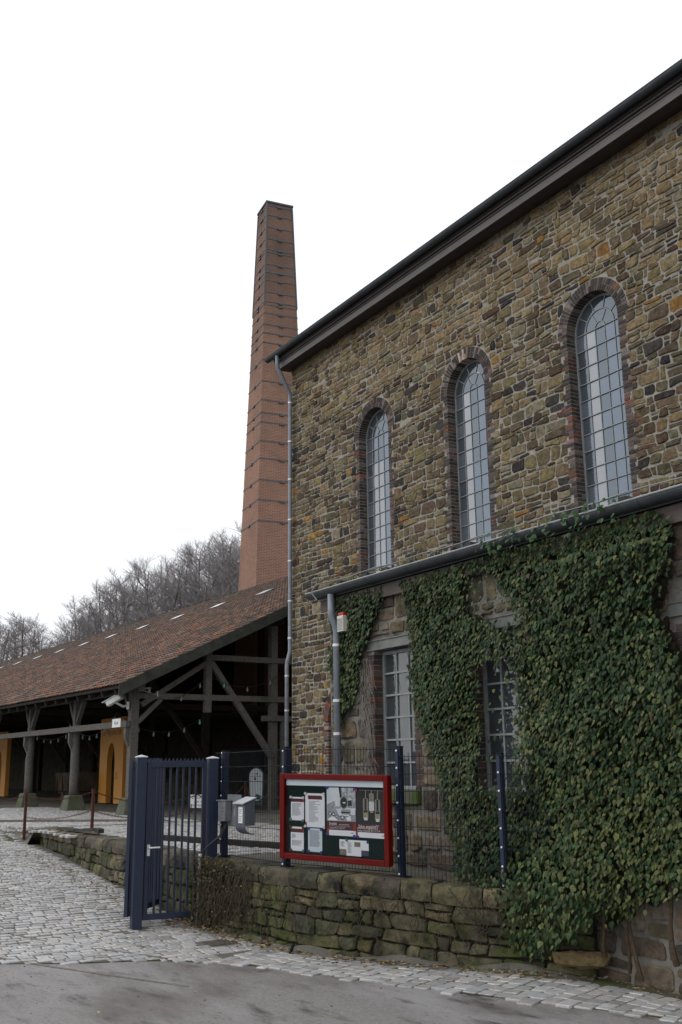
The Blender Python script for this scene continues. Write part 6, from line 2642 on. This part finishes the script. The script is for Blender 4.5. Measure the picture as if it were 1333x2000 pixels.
for _ in range(520):
    u = rv.uniform(.1, t_front)
    p_ = P_front(u, GZ, abs(rv.gauss(.1, .14)) + .05)
    litter(p_[0], p_[1], GZ + .03, rv.uniform(.012, .035))
for _ in range(160):
    litter(rv.gauss(9.7, .5), rv.gauss(-7.25, .14), ramp_z(9.5) + .03, rv.uniform(.015, .045))
for _ in range(220):
    x = rv.uniform(2, 9.3)
    litter(x, -7.22 - abs(rv.gauss(0, .25)), ramp_z(x) + .03, rv.uniform(.012, .035))
for _ in range(60):
    x, y = rv.uniform(9, 17), rv.uniform(-12, -6.5)
    litter(x, y, H(x, y) + .03 if y < -7.2 else GZ + .03, rv.uniform(.01, .03))
for _ in range(90):
    x = rv.uniform(15.2, 18)
    litter(x, AY - .12 - abs(rv.gauss(0, .1)), GZ + .03, rv.uniform(.012, .035))
tag(q.build('fallen_leaves', M_litter_shade), 'scattered dead leaves at the foot of the walls', 'leaves', kind='stuff')

# ================================================================== BARE TREES ON THE HILL
def tree_meshes(seed):
    r = R(seed)
    tk, cr = MB(), MB()
    up = Vector((0, 0, 1))

    def seg(mb, p, d, L_, r0, r1, n, wig, sides, lift):
        pts_, d = [p], d.normalized()
        for k in range(n):
            d = (d + Vector((r.gauss(0, wig), r.gauss(0, wig), r.gauss(0, wig) + lift))).normalized()
            pts_.append(pts_[-1] + d * L_ / n)
        mb.tube(pts_, [r0 + (r1 - r0) * k / n for k in range(n + 1)], sides, cap=False)
        return pts_
    main = seg(tk, Vector((0, 0, -.5)), up, 12.0, .15, .035, 10, .05, 6, .06)
    nb = 26
    for i in range(nb):
        f_ = .3 + .68 * (i + r.random()) / nb
        k = f_ * 10
        p = main[int(k)].lerp(main[min(10, int(k) + 1)], k - int(k))
        az = r.uniform(0, 2 * PI)
        el = r.uniform(.15, .9)
        L_ = (1 - f_) * 4.2 + 1.3
        L_ *= r.uniform(.7, 1.15)
        d = Vector((math.cos(az) * math.cos(el), math.sin(az) * math.cos(el), math.sin(el)))
        b1 = seg(tk if i % 3 == 0 else cr, p, d, L_, .055 * (1.15 - f_) + .02, .012, 5, .1, 4, .08)
        for j in range(7):
            g_ = .2 + .8 * (j + r.random()) / 7
            k2 = g_ * 5
            p2 = b1[int(min(4, k2))].lerp(b1[min(5, int(k2) + 1)], k2 - int(k2) if k2 < 5 else 1)
            dd = (b1[-1] - b1[0]).normalized() + Vector((r.gauss(0, .55), r.gauss(0, .55), r.gauss(.25, .35)))
            L2 = L_ * r.uniform(.25, .5)
            b2 = seg(cr, p2, dd, L2, .016, .008, 3, .14, 3, .06)
            for m_ in range(5):
                p3 = b2[r.randrange(1, 4)]
                d3 = dd.normalized() + Vector((r.gauss(0, .5), r.gauss(0, .5), r.gauss(.25, .35)))
                seg(cr, p3, d3, r.uniform(.4, 1.0), .009, .006, 2, .15, 3, .03)
    a_, b_ = tk.mesh('trunk'), cr.mesh('crown')
    a_.materials.append(M_bark)
    b_.materials.append(M_twig)
    return a_, b_


TREES = [tree_meshes(200 + k) for k in range(5)]
SKYL = [(-80, 1215), (0, 1203), (30, 1196), (60, 1200), (85, 1245), (105, 1235), (120, 1165), (150, 1150), (200, 1132), (235, 1118), (262, 1098), (300, 1088), (335, 1078), (370, 1058), (405, 1036), (440, 1030), (470, 1016), (520, 1010)]


def skyline(px):
    for (a_, b_), (c_, d_) in zip(SKYL, SKYL[1:]):
        if a_ <= px <= c_:
            return b_ + (d_ - b_) * (px - a_) / (c_ - a_)
    return SKYL[-1][1]


rtz = R(300)
spots = []
for k in range(70):
    px = -70 + 590 * (k + .5) / 70 + rtz.uniform(-5, 5)
    t_ = rtz.uniform(140, 172)
    spots.append((px, t_, 1 if k % 2 else 0))
for k, (px, t_, frontrow) in enumerate(spots):
    s = (px - 666.5) / 2065 * t_
    z = hill_z(s, t_)
    base = HC + RT * s + FW * t_ + Vector((0, 0, z))
    pb = proj(base)
    target = skyline(px) + (rtz.uniform(-6, 10) if frontrow else rtz.uniform(10, 55))
    hgt = max(6.0, (pb[1] - target) / 2000 * pb[2] * .99)
    sc = hgt / 12.2
    # young poplars keep slim crowns, the wood stands close
    tm, cm = TREES[k % 5]
    far_left = px < 95
    tr_ = thing('bare_tree', tuple(base), 'bare tree in the sparse group at the left end of the hill' if far_left else 'bare tree in the dense winter wood on the hill behind the shed', 'tree', 'bare trees left of the wood' if far_left else 'bare trees of the hillside wood')
    rz = rtz.uniform(0, 6.28)
    wsc = sc * rtz.uniform(.9, 1.55)
    for nm, me in (('trunk', tm), ('crown', cm)):
        o = bpy.data.objects.new(nm, me)
        COL.objects.link(o)
        o.parent = tr_
    tr_.rotation_euler = (0, 0, rz)
    tr_.scale = (wsc, wsc, sc)
